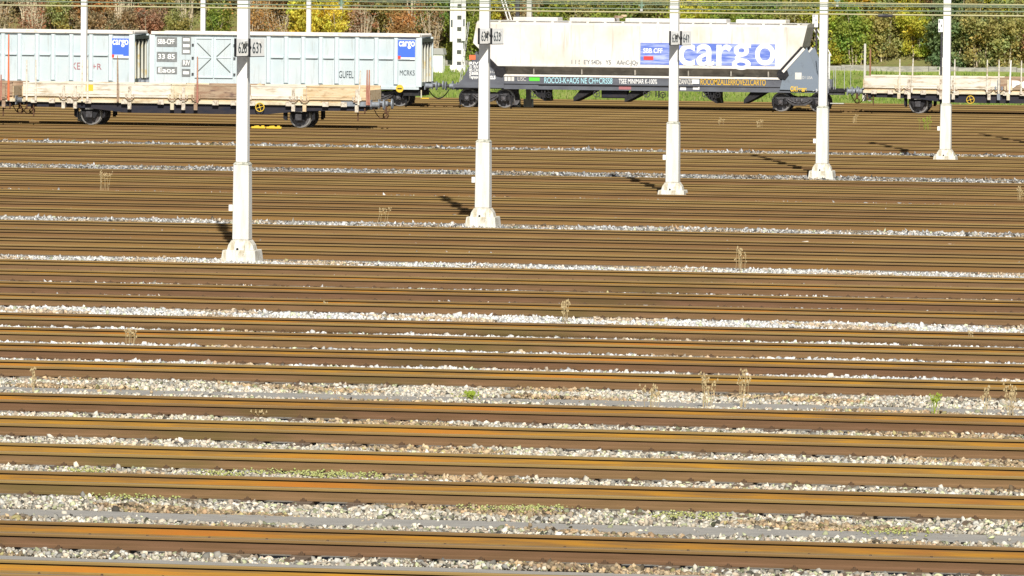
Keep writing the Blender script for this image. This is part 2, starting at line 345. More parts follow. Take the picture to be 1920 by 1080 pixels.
def stones(name, pts, size, base, faces, warm, label, brm=.5, dust=None):
    n = len(pts); nv = len(base)
    R = RNG.normal(size=(n, 3, 3)); Q, _ = np.linalg.qr(R)
    sc = size[:, None, None] * (1 + RNG.uniform(-.35, .35, (n, 1, 3))) * np.array([1.15, .95, .7])
    V = base[None] * (1 + RNG.uniform(-.42, .38, (n, nv, 1)))
    V = V * sc; V = np.einsum('nij,nvj->nvi', Q, V); V = V + pts[:, None, :]
    Fc = faces[None] + (np.arange(n) * nv)[:, None, None]
    br = np.clip(RNG.normal(brm - .02, .20, (n, 1)), .07, .88)
    pal = np.array([(1, .99, .95), (1, .96, .86), (.95, .97, .98), (1, .90, .76), (.86, .93, .62), (.78, .76, .72), (.92, .78, .66)])
    pr = np.array(warm); pr = pr / pr.sum()
    c = pal[RNG.choice(len(pal), n, p=pr)] * br
    c = c * np.where((dust > .35)[:, None], np.array([.80, .66, .50]), 1.0)
    if brm < .55 and nv == 12: c = c * np.array([1.04, 1.0, .90])
    c = np.repeat(c, nv, 0)
    o = np_mesh(name, V.reshape(-1, 3), Fc.reshape(-1, 3), 3, [rock_m], c)
    return tag(o, label, 'ballast', kind='stuff')
tot = 0
def gap(k):
    a = TR[k][2] + GAUGE / 2; b = TR[k + 1][2] - GAUGE / 2 if k + 1 < len(TR) else a + 3
    return a, b
for gi in range(8):
    P = []; S = []; DUST = []
    for k in range(len(TR) - 1):
        if TR[k][0] != gi: continue
        a, b = gap(k); occ = RT * a / 7.1; wide = TR[k + 1][0] != gi
        if gi >= 7 and not wide: continue
        elif gi >= 4 and not wide: dens = 90 * (.1 + random.random())
        elif gi >= 7: dens = 70
        elif gi >= 4: dens = 150
        elif gi == 3: dens = 340
        elif gi == 2: dens = 430
        else: dens = 620
        y0 = a + min(.82 * occ, (b - a) * .75) - .1; y1 = b - .16
        xa, xb = fx(a); xa -= 2.5; xb += 2.5
        if k == 0: y0 = a + 2.25
        n = int(dens * (y1 - y0) * (xb - xa))
        x = RNG.uniform(xa, xb, n); y = RNG.uniform(y0, y1, n)
        # irregular cover: some spots bare, less on the grit paths
        cl = .5 + .5 * np.sin(x * 1.7 + k) * np.sin(x * .63 + 2 * k) + RNG.normal(0, .35, n)
        edge = np.minimum(b - y, 1)
        keep = np.ones(n, bool)
        if not wide:
            keep &= ~((cl < .05) & (RNG.random(n) < .5))
            if gi in (4, 5, 6): keep &= (cl > .35)
            if gi == 3: keep &= (cl > .1)
        for (kk, yc, hw) in PATHS:
            if kk == k and abs(yc - (y0 + y1) / 2) < 5:
                d = np.abs(y - yc - .08 * np.sin(x * 1.3 + k)); keep &= ~((d < hw) & (RNG.random(n) < .985))
        x = x[keep]; y = y[keep]; n = len(x)
        base_s = .0215 if gi <= 1 else (.024 if gi <= 3 else (.032 if gi <= 6 else .04))
        s = base_s * np.exp(RNG.normal(-.04, .42, n)); s = np.clip(s, .009, base_s * 2.3)
        ph = (x % 1.0)
        z = -.070 + s * .45 + RNG.uniform(0, .020, n) * (1 + .8 * np.sin(x * .9 + k))
        z = z + (.012 if wide else (.022 if gi == 2 else .013)) + .012 * np.sin(x * 2.3 + 3 * y + k) * np.sin(x * .71 + k)
        br_d = np.sin(x * 1.1 + y * 2.1 + k) * np.sin(x * .37 - y + 2 * k)
        DUST.append(br_d)
        # a heap towards the foot of the next rail, low right behind it
        P.append(np.c_[x, y, z]); S.append(s)
    if not P: continue
    P = np.vstack(P); S = np.concatenate(S); DU = np.concatenate(DUST); tot += len(P)
    warm = [2.5, 5, 1.5, 3.6, 2.6 if gi <= 0 else 1.6, 2.0, 2.2] if gi <= 1 else [6, 3, 3, .9, .6, 1.2, .5]
    big = gi <= 2
    stones('ballast_stones', P, S, ICO if big else OCT, ICF if big else OCF, warm, None, [.48, .54, .70, .66, .50, .40, .36, .36][gi], DU)
print('stones', tot)

# small moss patches between the near stones
mp = []
for (px, py, w_) in ((560, 886, .5), (640, 890, .35), (975, 950, .35), (1000, 952, .25), (240, 930, .3), (1680, 995, .25), (1640, 930, .3), (420, 888, .2), (150, 882, .2), (1300, 965, .3), (880, 742, .12)):
    c = on_z(px, py, .02)
    for q in range(int(420 * w_)):
        mp.append((c.x + random.gauss(0, w_ * 1.1), c.y + random.gauss(0, .24), random.uniform(.0, .035)))
mp = np.array(mp); 
V = (OCT[None] * RNG.uniform(.008, .022, (len(mp), 1, 1)) * np.array([1.3, 1.3, .9])) + mp[:, None]
o = np_mesh('moss', V.reshape(-1, 3), (OCF[None] + (np.arange(len(mp)) * 6)[:, None, None]).reshape(-1, 3), 3, [moss_m]); tag(o, kind='stuff')

# ------------------------------------------------------------ masts
def sign_plate(parent, x, y, z, txt, ang):
    L, H, T = .72, .42, .035
    e = bpy.data.objects.new('number_plate', None)
    b = MB(); b.box((L / 2, 0, 0), (L, T, H), white_m)
    b.box((-.022, -.002, 0), (.042, T + .01, H + .02), black_m); b.box((L / 2, 0, -H / 2 - .009), (L, T + .01, .018), black_m)
    p = b.build('number_plate', parent, (x, y, z)); p.rotation_euler = (0, 0, ang)
    text(txt, tagd_m, .38, (.09, -T / 2 - .003, -.135), p, 'digits', width=.43)
    a = MB(); a.prism([(.61, .0), (.67, .05), (.67, -.05)] if txt in ('628', '634', '638') else [(.05, .0), (.0, .05), (.0, -.05)], -T / 2 - .006, -T / 2 - .002, black_m); a.build('arrow', p)
    return p
def mast(px, py, label, signs=None, lower=2.33, sw=1.0, narrow=.285):
    c = on_z(px, py, 0); y = c.y + .48
    t = empty('yard_mast', (c.x - .02, y, 0), label, 'mast', 'white masts in a row across the yard')
    f = MB()
    def frus(b_, w0, w1, z0, z1, m, d0=None, d1=None):
        d0 = d0 or w0; d1 = d1 or w1
        vs = [(-w0 / 2, -d0 / 2, z0), (w0 / 2, -d0 / 2, z0), (w0 / 2, d0 / 2, z0), (-w0 / 2, d0 / 2, z0), (-w1 / 2, -d1 / 2, z1), (w1 / 2, -d1 / 2, z1), (w1 / 2, d1 / 2, z1), (-w1 / 2, d1 / 2, z1)]
        b_.add(vs, [(3, 2, 1, 0), (4, 5, 6, 7), (0, 1, 5, 4), (1, 2, 6, 5), (2, 3, 7, 6), (3, 0, 4, 7)], m)
    frus(f, .88, .80, -.06, .26, conc2_m)
    for q in (-1, 1):
        f.box((q * .22, -.435, .09), (.16, .03, .22), conc_m)
    f.build('footing', t, bevel=.03)
    h = MB()
    frus(h, .46, .40, .26, .50, conc2_m); 
    for q in (-1, 1):
        h.prism([(q * .19, .262), (q * .33, .262), (q * .30, .38), (q * .22, .50), (q * .19, .50)], -.2, .2, conc2_m)
    for q in (-1, 1):
        vs_ = [(-.12, q * .2, .262), (-.12, q * .33, .262), (-.12, q * .22, .50), (.12, q * .2, .262), (.12, q * .33, .262), (.12, q * .22, .50)]
        h.add(vs_, [(0, 1, 2), (5, 4, 3), (0, 3, 4, 1), (1, 4, 5, 2), (2, 5, 3, 0)], conc2_m)
    h.cone((-.04, -.33, .29), (-.04, -.355, .29), .03, .03, black_m, 8)
    h.build('haunch', t)
    s = MB(); frus(s, .41, .385, .50, lower, conc_m); s.build('sleeve', t, bevel=.025)
    k = MB(); frus(k, .40, .31, lower, lower + .06, capc_m); k.build('collar', t)
    m_ = MB()
    frus(m_, narrow, narrow * .82, lower + .06, 15.0, mast_m); m_.build('shaft', t, bevel=.02)
    bx_ = MB(); bx_.box((-.25, -.12, 1.28), (.09, .14, .15), white_m); bx_.build('junction_box', t)
    if signs:
        ang = math.atan2(.65, .31) + PSI
        hz = signs[2]
        for j, tx in enumerate(signs[:2]):
            la, dp = -.15 + j * .34, -.82
            sign_plate(t, la * math.cos(PSI) - dp * math.sin(PSI), la * math.sin(PSI) + dp * math.cos(PSI), hz, tx, ang)
        br = MB(); br.box((.16, -.40, hz + .12), (.05, .5, .05), galv_m); br.box((.36, -.36, hz + .12), (.36, .04, .04), galv_m); br.build('bracket', t)
    return t
mast(447, 490, 'white mast with square concrete foot carrying the number plates 628 and 631', ('628', '631', 5.18))
mast(901, 425, 'white mast with square concrete foot carrying the number plates 634 and 635', ('634', '635', 5.26))
mast(1258, 373, 'white mast with square concrete foot carrying the number plates 638 and 641', ('638', '641', 5.0))
mast(1539, 335, 'white mast without number plate before the right end of the hopper wagon', None, lower=2.42)
mast(1771, 306, 'white mast without number plate before the cream flat wagon on the right', None, lower=2.15)
mast(1968, 283, 'white mast past the right edge, seen only by its shadow on the rails', None)

# ------------------------------------------------------------ overhead wires
for (y960, Y, r, m_, lab) in ((20.3, 112, .015, wire_m, 'thick pale copper overhead wire, lowest of the five'), (14.2, 112, .012, wired_m, 'thin dark overhead wire, second from the bottom'),
                             (6.3, 118, .011, wired_m, 'thin dark overhead wire, third from the bottom'), (3.0, 104, .009, wired_m, 'thin dark overhead wire, fourth from the bottom'), (-0.6, 104, .010, wire_m, 'pale overhead wire at the top edge of the photo')):
    p = on_y(960, y960, Y); b = MB()
    pts = []
    for j in range(41):
        x = p.x - 14 + j * .7; sag = ((x - p.x) / 14) ** 2 * .05 * (1 if m_ is wired_m else .2)
        pts.append((x, Y, p.z + sag))
    b.tube(pts, r, m_, 6)
    tag(b.build('overhead_wire'), lab, 'overhead wire', 'overhead wires across the top of the photo')
for (px, py, Y, lab) in ((640, 8, 112, 'small green clamp and hanger on the wires left of the white lattice mast'), (1203, 12, 112, 'grey-green wire clamp above the middle of the hopper wagon'), (1570, 3, 112, 'pale wire clamp at the top edge right of the fourth mast')):
    p = on_y(px, py, Y); b = MB(); b.cone((0, 0, -.07), (0, 0, .16), .022, .03, insul_m, 8); b.box((0, 0, .02), (.11, .03, .03), insul_m); b.box((0, 0, -.07), (.05, .05, .05), galv_m)
    tag(b.build('wire_clamp', None, p), lab, 'wire clamp')
p = on_y(1660, 29.5, 111.9); b = MB(); b.cone((-.14, 0, .0), (.14, 0, 0), .028, .028, dark2_m, 8); b.cone((-.05, 0, .0), (.05, 0, 0), .036, .036, dark2_m, 8)
tag(b.build('wire_splice', None, p), 'dark cylindrical splice on the lowest wire between the fourth and fifth masts', 'wire splice')

# ------------------------------------------------------------ wagon parts
def wheelset(parent, x, R=.46, name='wheelset'):
    a = MB(); a.cone((x, -1.05, R), (x, 1.05, R), .075, .075, dark_m, 10); ws = a.build('wheelset', parent)
    for s in (-1, 1):
        w_ = MB(); y = s * .75; n = 32
        prof = [(R + .028, -.055 * s), (R + .028, -.035 * s), (R, -.02 * s), (R - .004, .06 * s), (R - .06, .062 * s), (R - .075, .035 * s), (.16, .02 * s), (.13, .075 * s), (0, .075 * s)]
        prof2 = [(R + .028, -.055 * s), (R - .07, -.055 * s), (R - .09, -.03 * s), (.14, -.05 * s), (0, -.05 * s)]
        for pr, flip in ((prof, s < 0), (prof2, s > 0)):
            vs = []; 
            for (r, dy) in pr:
                for i in range(n):
                    t = 2 * math.pi * i / n; vs.append((x + r * math.cos(t), y + dy, R + r * math.sin(t)))
            for q in range(len(pr) - 1):
                fs = [(q * n + i, q * n + (i + 1) % n, (q + 1) * n + (i + 1) % n, (q + 1) * n + i) for i in range(n)]
                w_.add(vs, fs, tyre_m if q < 4 and pr is prof else wheel_m, True)
        w_.build('wheel', ws)
    return ws
def buffers(parent, x, d, z=1.03, m=None, ys=(-.875, .875)):
    m = m or buffer_m
    for y in ys:
        b = MB(); b.box((x + d * .02, y, z), (.04, .38, .38), m); b.cone((x + d * .04, y, z), (x + d * .40, y, z), .12, .12, m, 16)
        b.cone((x + d * .40, y, z), (x + d * .56, y, z), .085, .085, dark2_m, 12); b.cone((x + d * .56, y, z), (x + d * .61, y, z), .23, .21, m, 20)
        b.build('buffer', parent)
def hose(parent, pts, r=.025, m=None, name='brake_hose'):
    b = MB(); b.tube(pts, r, m or hosem, 6); return b.build(name, parent)
def curve(p0, p1, sag, n=10):
    return [tuple(Vector(p0).lerp(Vector(p1), i / n) + Vector((0, 0, -sag * 4 * (i / n) * (1 - i / n)))) for i in range(n + 1)]
def handwheel(parent, x, y, z, R=.17, m=None, name='handwheel', spokes=4):
    m = m or yellow_m
    b = MB(); b.ring((x, y, z), R, .02, m); 
    for k in range(spokes):
        t = math.pi * k / spokes * 2 + .3; b.cone((x, y, z), (x + R * math.cos(t), y, z + R * math.sin(t)), .014, .014, m, 6)
    b.cone((x, y - .03, z), (x, y + .15, z), .035, .03, m, 8); return b.build(name, parent)
def bogie(parent, x, hw=.92, R=.46):
    e = MB(); 
    e.box((x, 0, .62), (.35, 1.7, .22), dark_m); bg_ = e.build('bogie', parent)
    for s in (-1, 1):
        f = MB(); y = s * 1.02
        pts = [(x - hw - .28, .62), (x - hw - .24, .76), (x - hw + .2, .80), (x - .3, .70), (x + .3, .70), (x + hw - .2, .80), (x + hw + .24, .76), (x + hw + .28, .62),
               (x + hw + .14, .60), (x + hw - .18, .62), (x + .42, .36), (x + .3, .30), (x - .3, .30), (x - .42, .36), (x - hw + .18, .62), (x - hw - .14, .60)]
        f.prism(pts[:8] + pts[8:], y - .05, y + .05, dark2_m)
        for q in (-1, 1):
            xb = x + q * hw
            f.box((xb, y + s * .04, R), (.24, .20, .26), dark2_m); f.cone((xb, y + s * .12, R), (xb, y + s * .19, R), .10, .085, wheel_m, 12)
            for dx in (-.22, .22):
                f.cone((xb + dx, y, .36), (xb + dx, y, .66), .07, .07, dark_m, 8)
                for zz in (.42, .5, .58): f.ring((xb + dx, y + s * 0.0, zz), .075, .012, wheel_m, 10, 4)
            f.box((xb + q * .36, y - s * .06, .36), (.07, .08, .5), dark_m)     # brake hanger
            f.box((xb + q * .40, y - s * .2, .42), (.10, .1, .28), dark_m)
        f.cone((x - .12, y + s * .07, .5), (x - .12, y + s * .07, .64), .08, .08, wheel_m, 10); f.cone((x + .12, y + s * .07, .5), (x + .12, y + s * .07, .64), .08, .08, wheel_m, 10)
        for q in range(10):
            t0 = -hw * .62 + q * hw * .124; t1 = t0 + hw * .124; zc = lambda t: .42 + .20 * (t / (hw * .62)) ** 2
            f.cone((x + t0, y + s * .09, zc(t0)), (x + t1, y + s * .09, zc(t1)), .022, .022, wheel_m, 5)
        f.build('side_frame', bg_)
    for q in (-1, 1): wheelset(bg_, x + q * hw, R)
    return bg_
def on_side(px, py, ynear, org):      # pixel -> local x, z on the wagon side plane
    p = on_y(px, py, ynear); return p.x - org[0], p.z - org[2]

YHOP = [t for t in TR if t[0] == 8][-1][2]           # farthest track, hopper, gondolas, right flat wagon
# find the track the left flat wagon stands on
YFLAT = min((t[2] for t in TR), key=lambda y: abs(y - on_z(960, 243.5, RT).y - GAUGE / 2))
print('YHOP', YHOP, 'YFLAT', YFLAT, 'rail row', on_z(960, 201.3, RT).y)

# ------------------------------------------------------------ open wagons
def gondola(xl_px, xr_px, label, first=False):
    ys = YHOP - 1.40
    a = on_y(xl_px, 110, ys).x; b = on_y(xr_px, 110, ys).x; L = b - a
    org = ((a + b) / 2, YHOP, RT); t = empty('open_wagon', org, label, 'railway wagon', 'pale blue open wagons')
    h = L / 2; zt = 3.42; zb = .98; W = 1.40
    body = MB()
    body.b2((-h, -W, zb), (h, -W + .06, zt), cyan_m); body.b2((-h, W - .06, zb), (h, W, zt), cyan_m)
    body.b2((-h + .03, -W + .065, zb + .1), (h - .03, W - .065, zb + .2), rustb_m)
    body.build('body', t)
    for s in (-1, 1):
        e = MB(); e.b2((s * h - .03, -W + .062, zb + .2), (s * h + .03, W - .062, zt - .05), endrib_m)
        e.b2((s * (h + .03) - .02, -W + .0, zt - .26), (s * (h + .13) + .02, W - .0, zt - .1), endrib_m) if s > 0 else e.b2((-h - .15, -W, zt - .26), (-h - .03, W, zt - .1), endrib_m)
        for q in range(4):
            yy = -W + .30 + q * (2 * W - .62) / 3
            e.prism([(s * (h + .03), zb + .1), (s * (h + .14), zb + .25), (s * (h + .11), zt - .35), (s * (h + .04), zt - .27)], yy - .06, yy + .06, endlight_m)
        e.b2((s * (h + .10) - .08, -W, zb + .05), (s * (h + .10) + .12, W, zb + .22), endrib_m)
        e.build('end_wall', t)
    rim = MB()
    for s in (-1, 1): rim.b2((-h - .05, s * W - .15, zt - .0), (h + .05, s * W + .15, zt + .15), rim_m)
    for s in (-1, 1): rim.b2((s * h - .07, -W + .151, zt), (s * h + .07, W - .151, zt + .12), rim_m)
    rim.build('top_rim', t, bevel=.02)
    def X(px, py=110): return on_side(px, py, ys - .1, org)[0]
    ribs_px = []; zm = 2.32
    if first: ribs = [-24, 5, 36, 69, 99, 133, 170, 207]
    else: ribs = [503, 536, 568, 601, 631, 669, 705, 742]
    rb = [X(r) for r in ribs]
    for x in rb:
        for s in (-1, 1):
            r = MB(); y = s * W; d = s * .11
            vs = [(x - .13, y, zb + .06), (x - .075, y + d, zb + .12), (x + .075, y + d, zb + .12), (x + .13, y, zb + .06), (x - .13, y, zt - .01), (x - .075, y + d, zt - .06), (x + .075, y + d, zt - .06), (x + .13, y, zt - .01)]
            r.add(vs, [(0, 1, 5, 4), (1, 2, 6, 5), (2, 3, 7, 6), (4, 5, 6, 7), (3, 2, 1, 0)], rib_m); r.build('rib', t)
    for s in (-1, 1):
        hr = MB()
        xs = sorted([-h + .3] + rb + [h - .3])
        for q in range(len(xs) - 1):
            if xs[q + 1] - xs[q] > 2.5: continue
            hr.b2((xs[q] + .14, min(s * W, s * (W + .10)), zm - .0), (xs[q + 1] - .14, max(s * W, s * (W + .10)), zm + .07), rib_m)
        hr.build('waist_rail', t)
    for s in (-1, 1):
        for q in (-1, 1):
            c = MB(); c.b2((q * h - .14, s * W - .01, zb), (q * h + .14, s * W + .09, zt - .01), rib_m) if s > 0 else c.b2((q * h - .14, -W - .09, zb), (q * h + .14, -W + .01, zt - .01), rib_m)
            c.build('corner_post', t)
    sb = MB(); sb.b2((-h, -W - .06, zb - .14), (h, -W + .1, zb - .0), cyan_m); sb.b2((-h, W - .1, zb - .14), (h, W + .06, zb), cyan_m)
    sb.b2((-h, -1.2, zb - .2), (h, 1.2, zb - .02), dark_m); sb.b2((h * .88, -1.25, zb - .45), (h * 1.0, 1.25, zb - .2), dark_m); sb.b2((-h, -1.25, zb - .45), (-h * .88, 1.25, zb - .2), dark_m)
    sb.build('underframe', t)
    yf = -W - .115
    # logo panel with the word over it
    if first: lx, ly = 209, 241
    else: lx, ly = 746, 778
    x0 = X(lx); x1 = X(ly); z1 = on_side(lx, 72 if first else 75, ys - .1, org)[1]; z0 = z1 - (x1 - x0) * .98
    lg = MB(); lg.b2((x0, yf + .02, z0), (x1, yf + .045, z1), blue_m); lg.b2((x0 - .0, yf + .018, z0 - .12), (x1, yf + .043, z0 - .012), white_m); lg.b2((x0, yf + .012, z0 - .10), (x0 + .14, yf + .016, z0 + .06), red_m)
    lg = lg.build('logo_panel', t)
    text('cargo', white_m, .50, (x0 + .04, yf + .014, z1 - .30), lg, width=(x1 - x0) * .93, off=.012)
    if not first:
        # stencilled data fields
        for (p0, q0, p1, q1, s_) in ((294, 69, 332, 88, 'SBB-CFF'), (294, 97, 332, 116, '33 85'), (294, 125, 332, 139, 'Eaos'), (341, 69, 358, 102, None), (341, 112, 357, 125, 'RIV'), (341, 129, 357, 144, None)):
            xa, za = on_side(p0, q0, ys, org); xb_, zb_ = on_side(p1, q1, ys, org)
            m_ = MB(); m_.b2((xa, -W - .016, zb_), (xb_, -W - .002, za), grey_st); pn = m_.build('data_panel', t)
            if s_: text(s_, white_m, .34, (xa + .05, -W - .019, (za + zb_) / 2 - .10), pn, width=(xb_ - xa) * .82, off=.006)
            else:
                m_ = MB(); nb = 3 if (za - zb_) > .6 else 1
                for q in range(nb):
                    zc = za - (za - zb_) * (q + .5) / nb; m_.b2((xa + .07, -W - .021, zc - .07), (xb_ - .07, -W - .017, zc + .07), white_m)
                m_.build('data_plate', pn)
        for q, (s_, px) in enumerate((('628', 0),)): pass
        # double door with braces
        xa, za = on_side(365, 70, ys, org); xb_, _ = on_side(438, 70, ys, org); zb2 = on_side(400, 146, ys, org)[1]; xm = (xa + xb_) / 2
        for (u0_, u1_, sg) in ((xa, xm, 1), (xm, xb_, -1)):
            d = MB(); d.b2((u0_ + .03, -W - .03, zb2), (u1_ - .03, -W - .002, za), cyan_m)
            for (bx0, bz0, bx1, bz1) in ((u0_ + .03, za - .0, u1_ - .03, za), (u0_ + .03, zb2 + .07, u1_ - .03, zb2 + .07)):
                d.b2((bx0, -W - .075, bz0 - .07), (bx1, -W - .031, bz0), rib_m)
            d.b2((u0_ + .03, -W - .07, zb2 + .072), (u0_ + .11, -W - .031, za - .072), rib_m); d.b2((u1_ - .11, -W - .07, zb2 + .072), (u1_ - .03, -W - .031, za - .072), rib_m)
            zc = (za + zb2) / 2; xo = u0_ + .15 if sg > 0 else u1_ - .15; xi = u1_ - .15 if sg > 0 else u0_ + .15
            d.cone((xo, -W - .045, za - .28), (xi, -W - .045, zc + .06), .022, .022, endrib_m, 5); d.cone((xo, -W - .045, zb2 + .28), (xi, -W - .045, zc - .06), .022, .022, endrib_m, 5)
            d.b2((u0_ + .12, -W - .06, zc - .02), (u1_ - .12, -W - .031, zc + .02), rib_m)
            d = d.build('door', t)
            for zz in (za - .35, zc, zb2 + .2):
                hg = MB(); hg.box((xo - sg * .22, -W - .09, zz), (.10, .05, .07), dark2_m); hg.build('hinge', d)
    # sprayed tags
    tags = [(134, 130, 'KE', tagr_m, .50, .42), (172, 130, '+R', tagr_m, .42, .48)] if first else [(635, 146, 'GUFEL', tagd_m, .50, .74), (749, 141, 'MCRKS', tagd_m, .36, .75)]
    for (px, py, s_, m_, sz, wd) in tags:
        x, z = on_side(px, py, ys, org); g_ = text(s_, m_, sz, (x, yf + .1, z), t, 'graffiti', width=wd)
    bogie(t, -h + 2.05); bogie(t, h - 2.0)
    buffers(t, -h - .14, -1); buffers(t, h + .2, 1)
    if not first:
        d = MB(); x, z = on_side(750, 166, ys, org); d.cone((x, -W - .09, z), (x, -W - .06, z), .19, .19, yellow_m, 16); d.box((x, -W - .1, z), (.22, .02, .05), dark_m); d.build('brake_changeover_disc', t)
        d = MB(); d.box((h + .28, -1.30, .42), (.42, .04, .05), yellow_m); d.box((h + .1, -1.30, .62), (.05, .04, .4), endlight_m); d.build('uncoupling_lever', t)
        hose(t, curve((h + .25, -.3, .85), (h + 1.3, -.3, .85), .45), .03, dark_m)
    return t
gondola(-310, 248, 'pale blue open wagon cut off by the left edge, behind the flat wagon', first=True)
gondola(286, 786, 'pale blue open wagon with double doors and grey data panels, coupled to the hopper wagon')

# ------------------------------------------------------------ hopper wagon
ys = YHOP - 1.42
org = (on_y(1200, 120, ys).x, YHOP, RT)
HP = empty('hopper_wagon', org, 'long cream hopper wagon on slate grey frame with faded blue cargo lettering', 'railway wagon')
S = lambda px, py: on_side(px, py, ys, org)
W = 1.42
lt = S(893, 45); lm = S(887, 78); lb = S(929, 122); rb_ = S(1465, 128); rm = S(1504, 90); rt = S(1513, 52)
ztop = (lt[1] + rt[1]) / 2; zmid = (lm[1] + rm[1]) / 2; zbot = (lb[1] + rb_[1]) / 2
xl0, xl1, xl2 = lt[0], lm[0], lb[0]; xr0, xr1, xr2 = rt[0], rm[0], rb_[0]
b = MB()   # shell: side walls, sloping ends, rounded shoulder and roof
side = [(xl0, ztop), (xl1, zmid), (xl2, zbot), (xr2, zbot), (xr1, zmid), (xr0, ztop)]
zr = ztop + .16
for s in (-1, 1):
    vs = [(x, s * W, z) for x, z in side]; b.add(vs, [tuple(range(6)) if s < 0 else tuple(range(5, -1, -1))], silo_m)
secs = [(W, ztop), (W - .12, ztop + .09), (W - .4, ztop + .15), (0, ztop + .2), (-W + .4, ztop + .15), (-W + .12, ztop + .09), (-W, ztop)]
for q in range(6):
    (ya, za), (yb, zb_) = secs[q], secs[q + 1]
    b.add([(xl0, ya, za), (xr0, ya, za), (xr0, yb, zb_), (xl0, yb, zb_)], [(0, 1, 2, 3)], silo_m, False)
for (x0, x1, x2) in ((xl0, xl1, xl2), (xr0, xr1, xr2)):
    b.add([(x0, -W, ztop), (x0, W, ztop), (x1, W, zmid), (x1, -W, zmid)], [(0, 1, 2, 3)], siloend_m)
    b.add([(x1, -W, zmid), (x1, W, zmid), (x2, W, zbot), (x2, -W, zbot)], [(0, 1, 2, 3)], siloend_m)
    b.add([(x0, y, z) for y, z in secs], [tuple(range(7))], siloend_m)
b.build('silo', HP)
rf = MB(); xa, za = S(955, 40); xb_, _ = S(1470, 46)
for (p0, p1) in ((957, 1041), (1063, 1148), (1168, 1358), (1376, 1470)):
    u = S(p0, 40)[0]; v = S(p1, 40)[0]; rf.b2((u, -.75, ztop + .14), (v, .75, ztop + .36), silo_m)
rf.build('roof_hatch', HP, bevel=.04)
wk = MB(); wk.b2((xl0 + .3, -1.18, ztop + .17), (xr0 - .3, -.9, ztop + .20), galv_m)
for px in range(900, 1510, 33):
    u = S(px, 45)[0]; wk.b2((u, -1.2, ztop + .07), (u + .12, -1.12, ztop + .169), siloseam_m)
wk.build('roof_walkway', HP)
br = MB(); u = S(1156, 33)[0]; br.box((u, -.6, ztop + .42), (.42, .3, .12), rustb_m); br.box((u + .25, -.6, ztop + .48), (.25, .2, .1), tan_m); br.build('roof_vent', HP)
for px in (976, 1088, 1200, 1310, 1416):
    u = S(px, 90)[0]; q = MB(); q.b2((u - .02, -W - .012, zbot + .1), (u + .02, -W - .001, ztop - .1), siloseam_m); q.b2((u - .02, W + .001, zbot + .1), (u + .02, W + .012, ztop - .1), siloseam_m); q.build('side_seam', HP)
ed = MB(); ed.b2((xl2 - .1, -W - .03, zbot - .05), (xr2 + .1, -W + .03, zbot + .03), silo_m); ed.b2((xl2 - .1, W - .03, zbot - .05), (xr2 + .1, W + .03, zbot + .03), silo_m); ed.build('lower_lip', HP)
# chutes: sloping inwards below the lip
zf = S(1200, 141)[1]
cx0 = xl2 + .3; cx1 = xr2 - .3
ch = MB()
for s in (-1, 1):
    ch.add([(cx0 - .25, s * (W - .03), zbot - .05), (cx1 + .25, s * (W - .03), zbot - .05), (cx1, s * .9, zf - .1), (cx0, s * .9, zf - .1)], [(0, 1, 2, 3)], under_m)
for px in (1000, 1090, 1190, 1290, 1370, 1440):
    u = S(px, 130)[0]; ch.prism([(u - .03, zbot - .06), (u + .03, zbot - .06), (u + .03, zf), (u - .03, zf)], -W + .12, -W + .4, under_m)
ch.build('chute_wall', HP)
fr = MB(); za = S(960, 143)[1]; zb_ = S(960, 157)[1]; zc = S(960, 167)[1]
fl = S(868, 160)[0]; fr_ = S(1548, 165)[0]
fr.b2((fl, -W - .0, zb_), (fr_, -W + .25, za), frame_m); fr.b2((fl, W - .25, zb_), (fr_, W, za), frame_m)
fr.b2((fl, -W + .06, zc), (fr_, -W + .22, zb_ - .002), frame_m); fr.b2((fl, W - .22, zc), (fr_, W - .06, zb_ - .002), frame_m)
fr.b2((S(1010, 150)[0], -W - .015, zb_ - .03), (S(1310, 150)[0], -W + .05, zb_ - .005), dark_m)
for x in (fl, fr_): fr.b2((x - .15, -1.35, zc), (x + .15, 1.35, zb_ - .004), frame_m)
fr.build('frame', HP)
tf = MB(); tf.b2((S(945, 140)[0], -W - .05, za + .002), (S(1462, 146)[0], -W + .12, za + .10), rim_m); tf.b2((S(945, 140)[0], W - .12, za + .002), (S(1462, 146)[0], W + .05, za + .10), rim_m); tf.build('top_flange', HP)
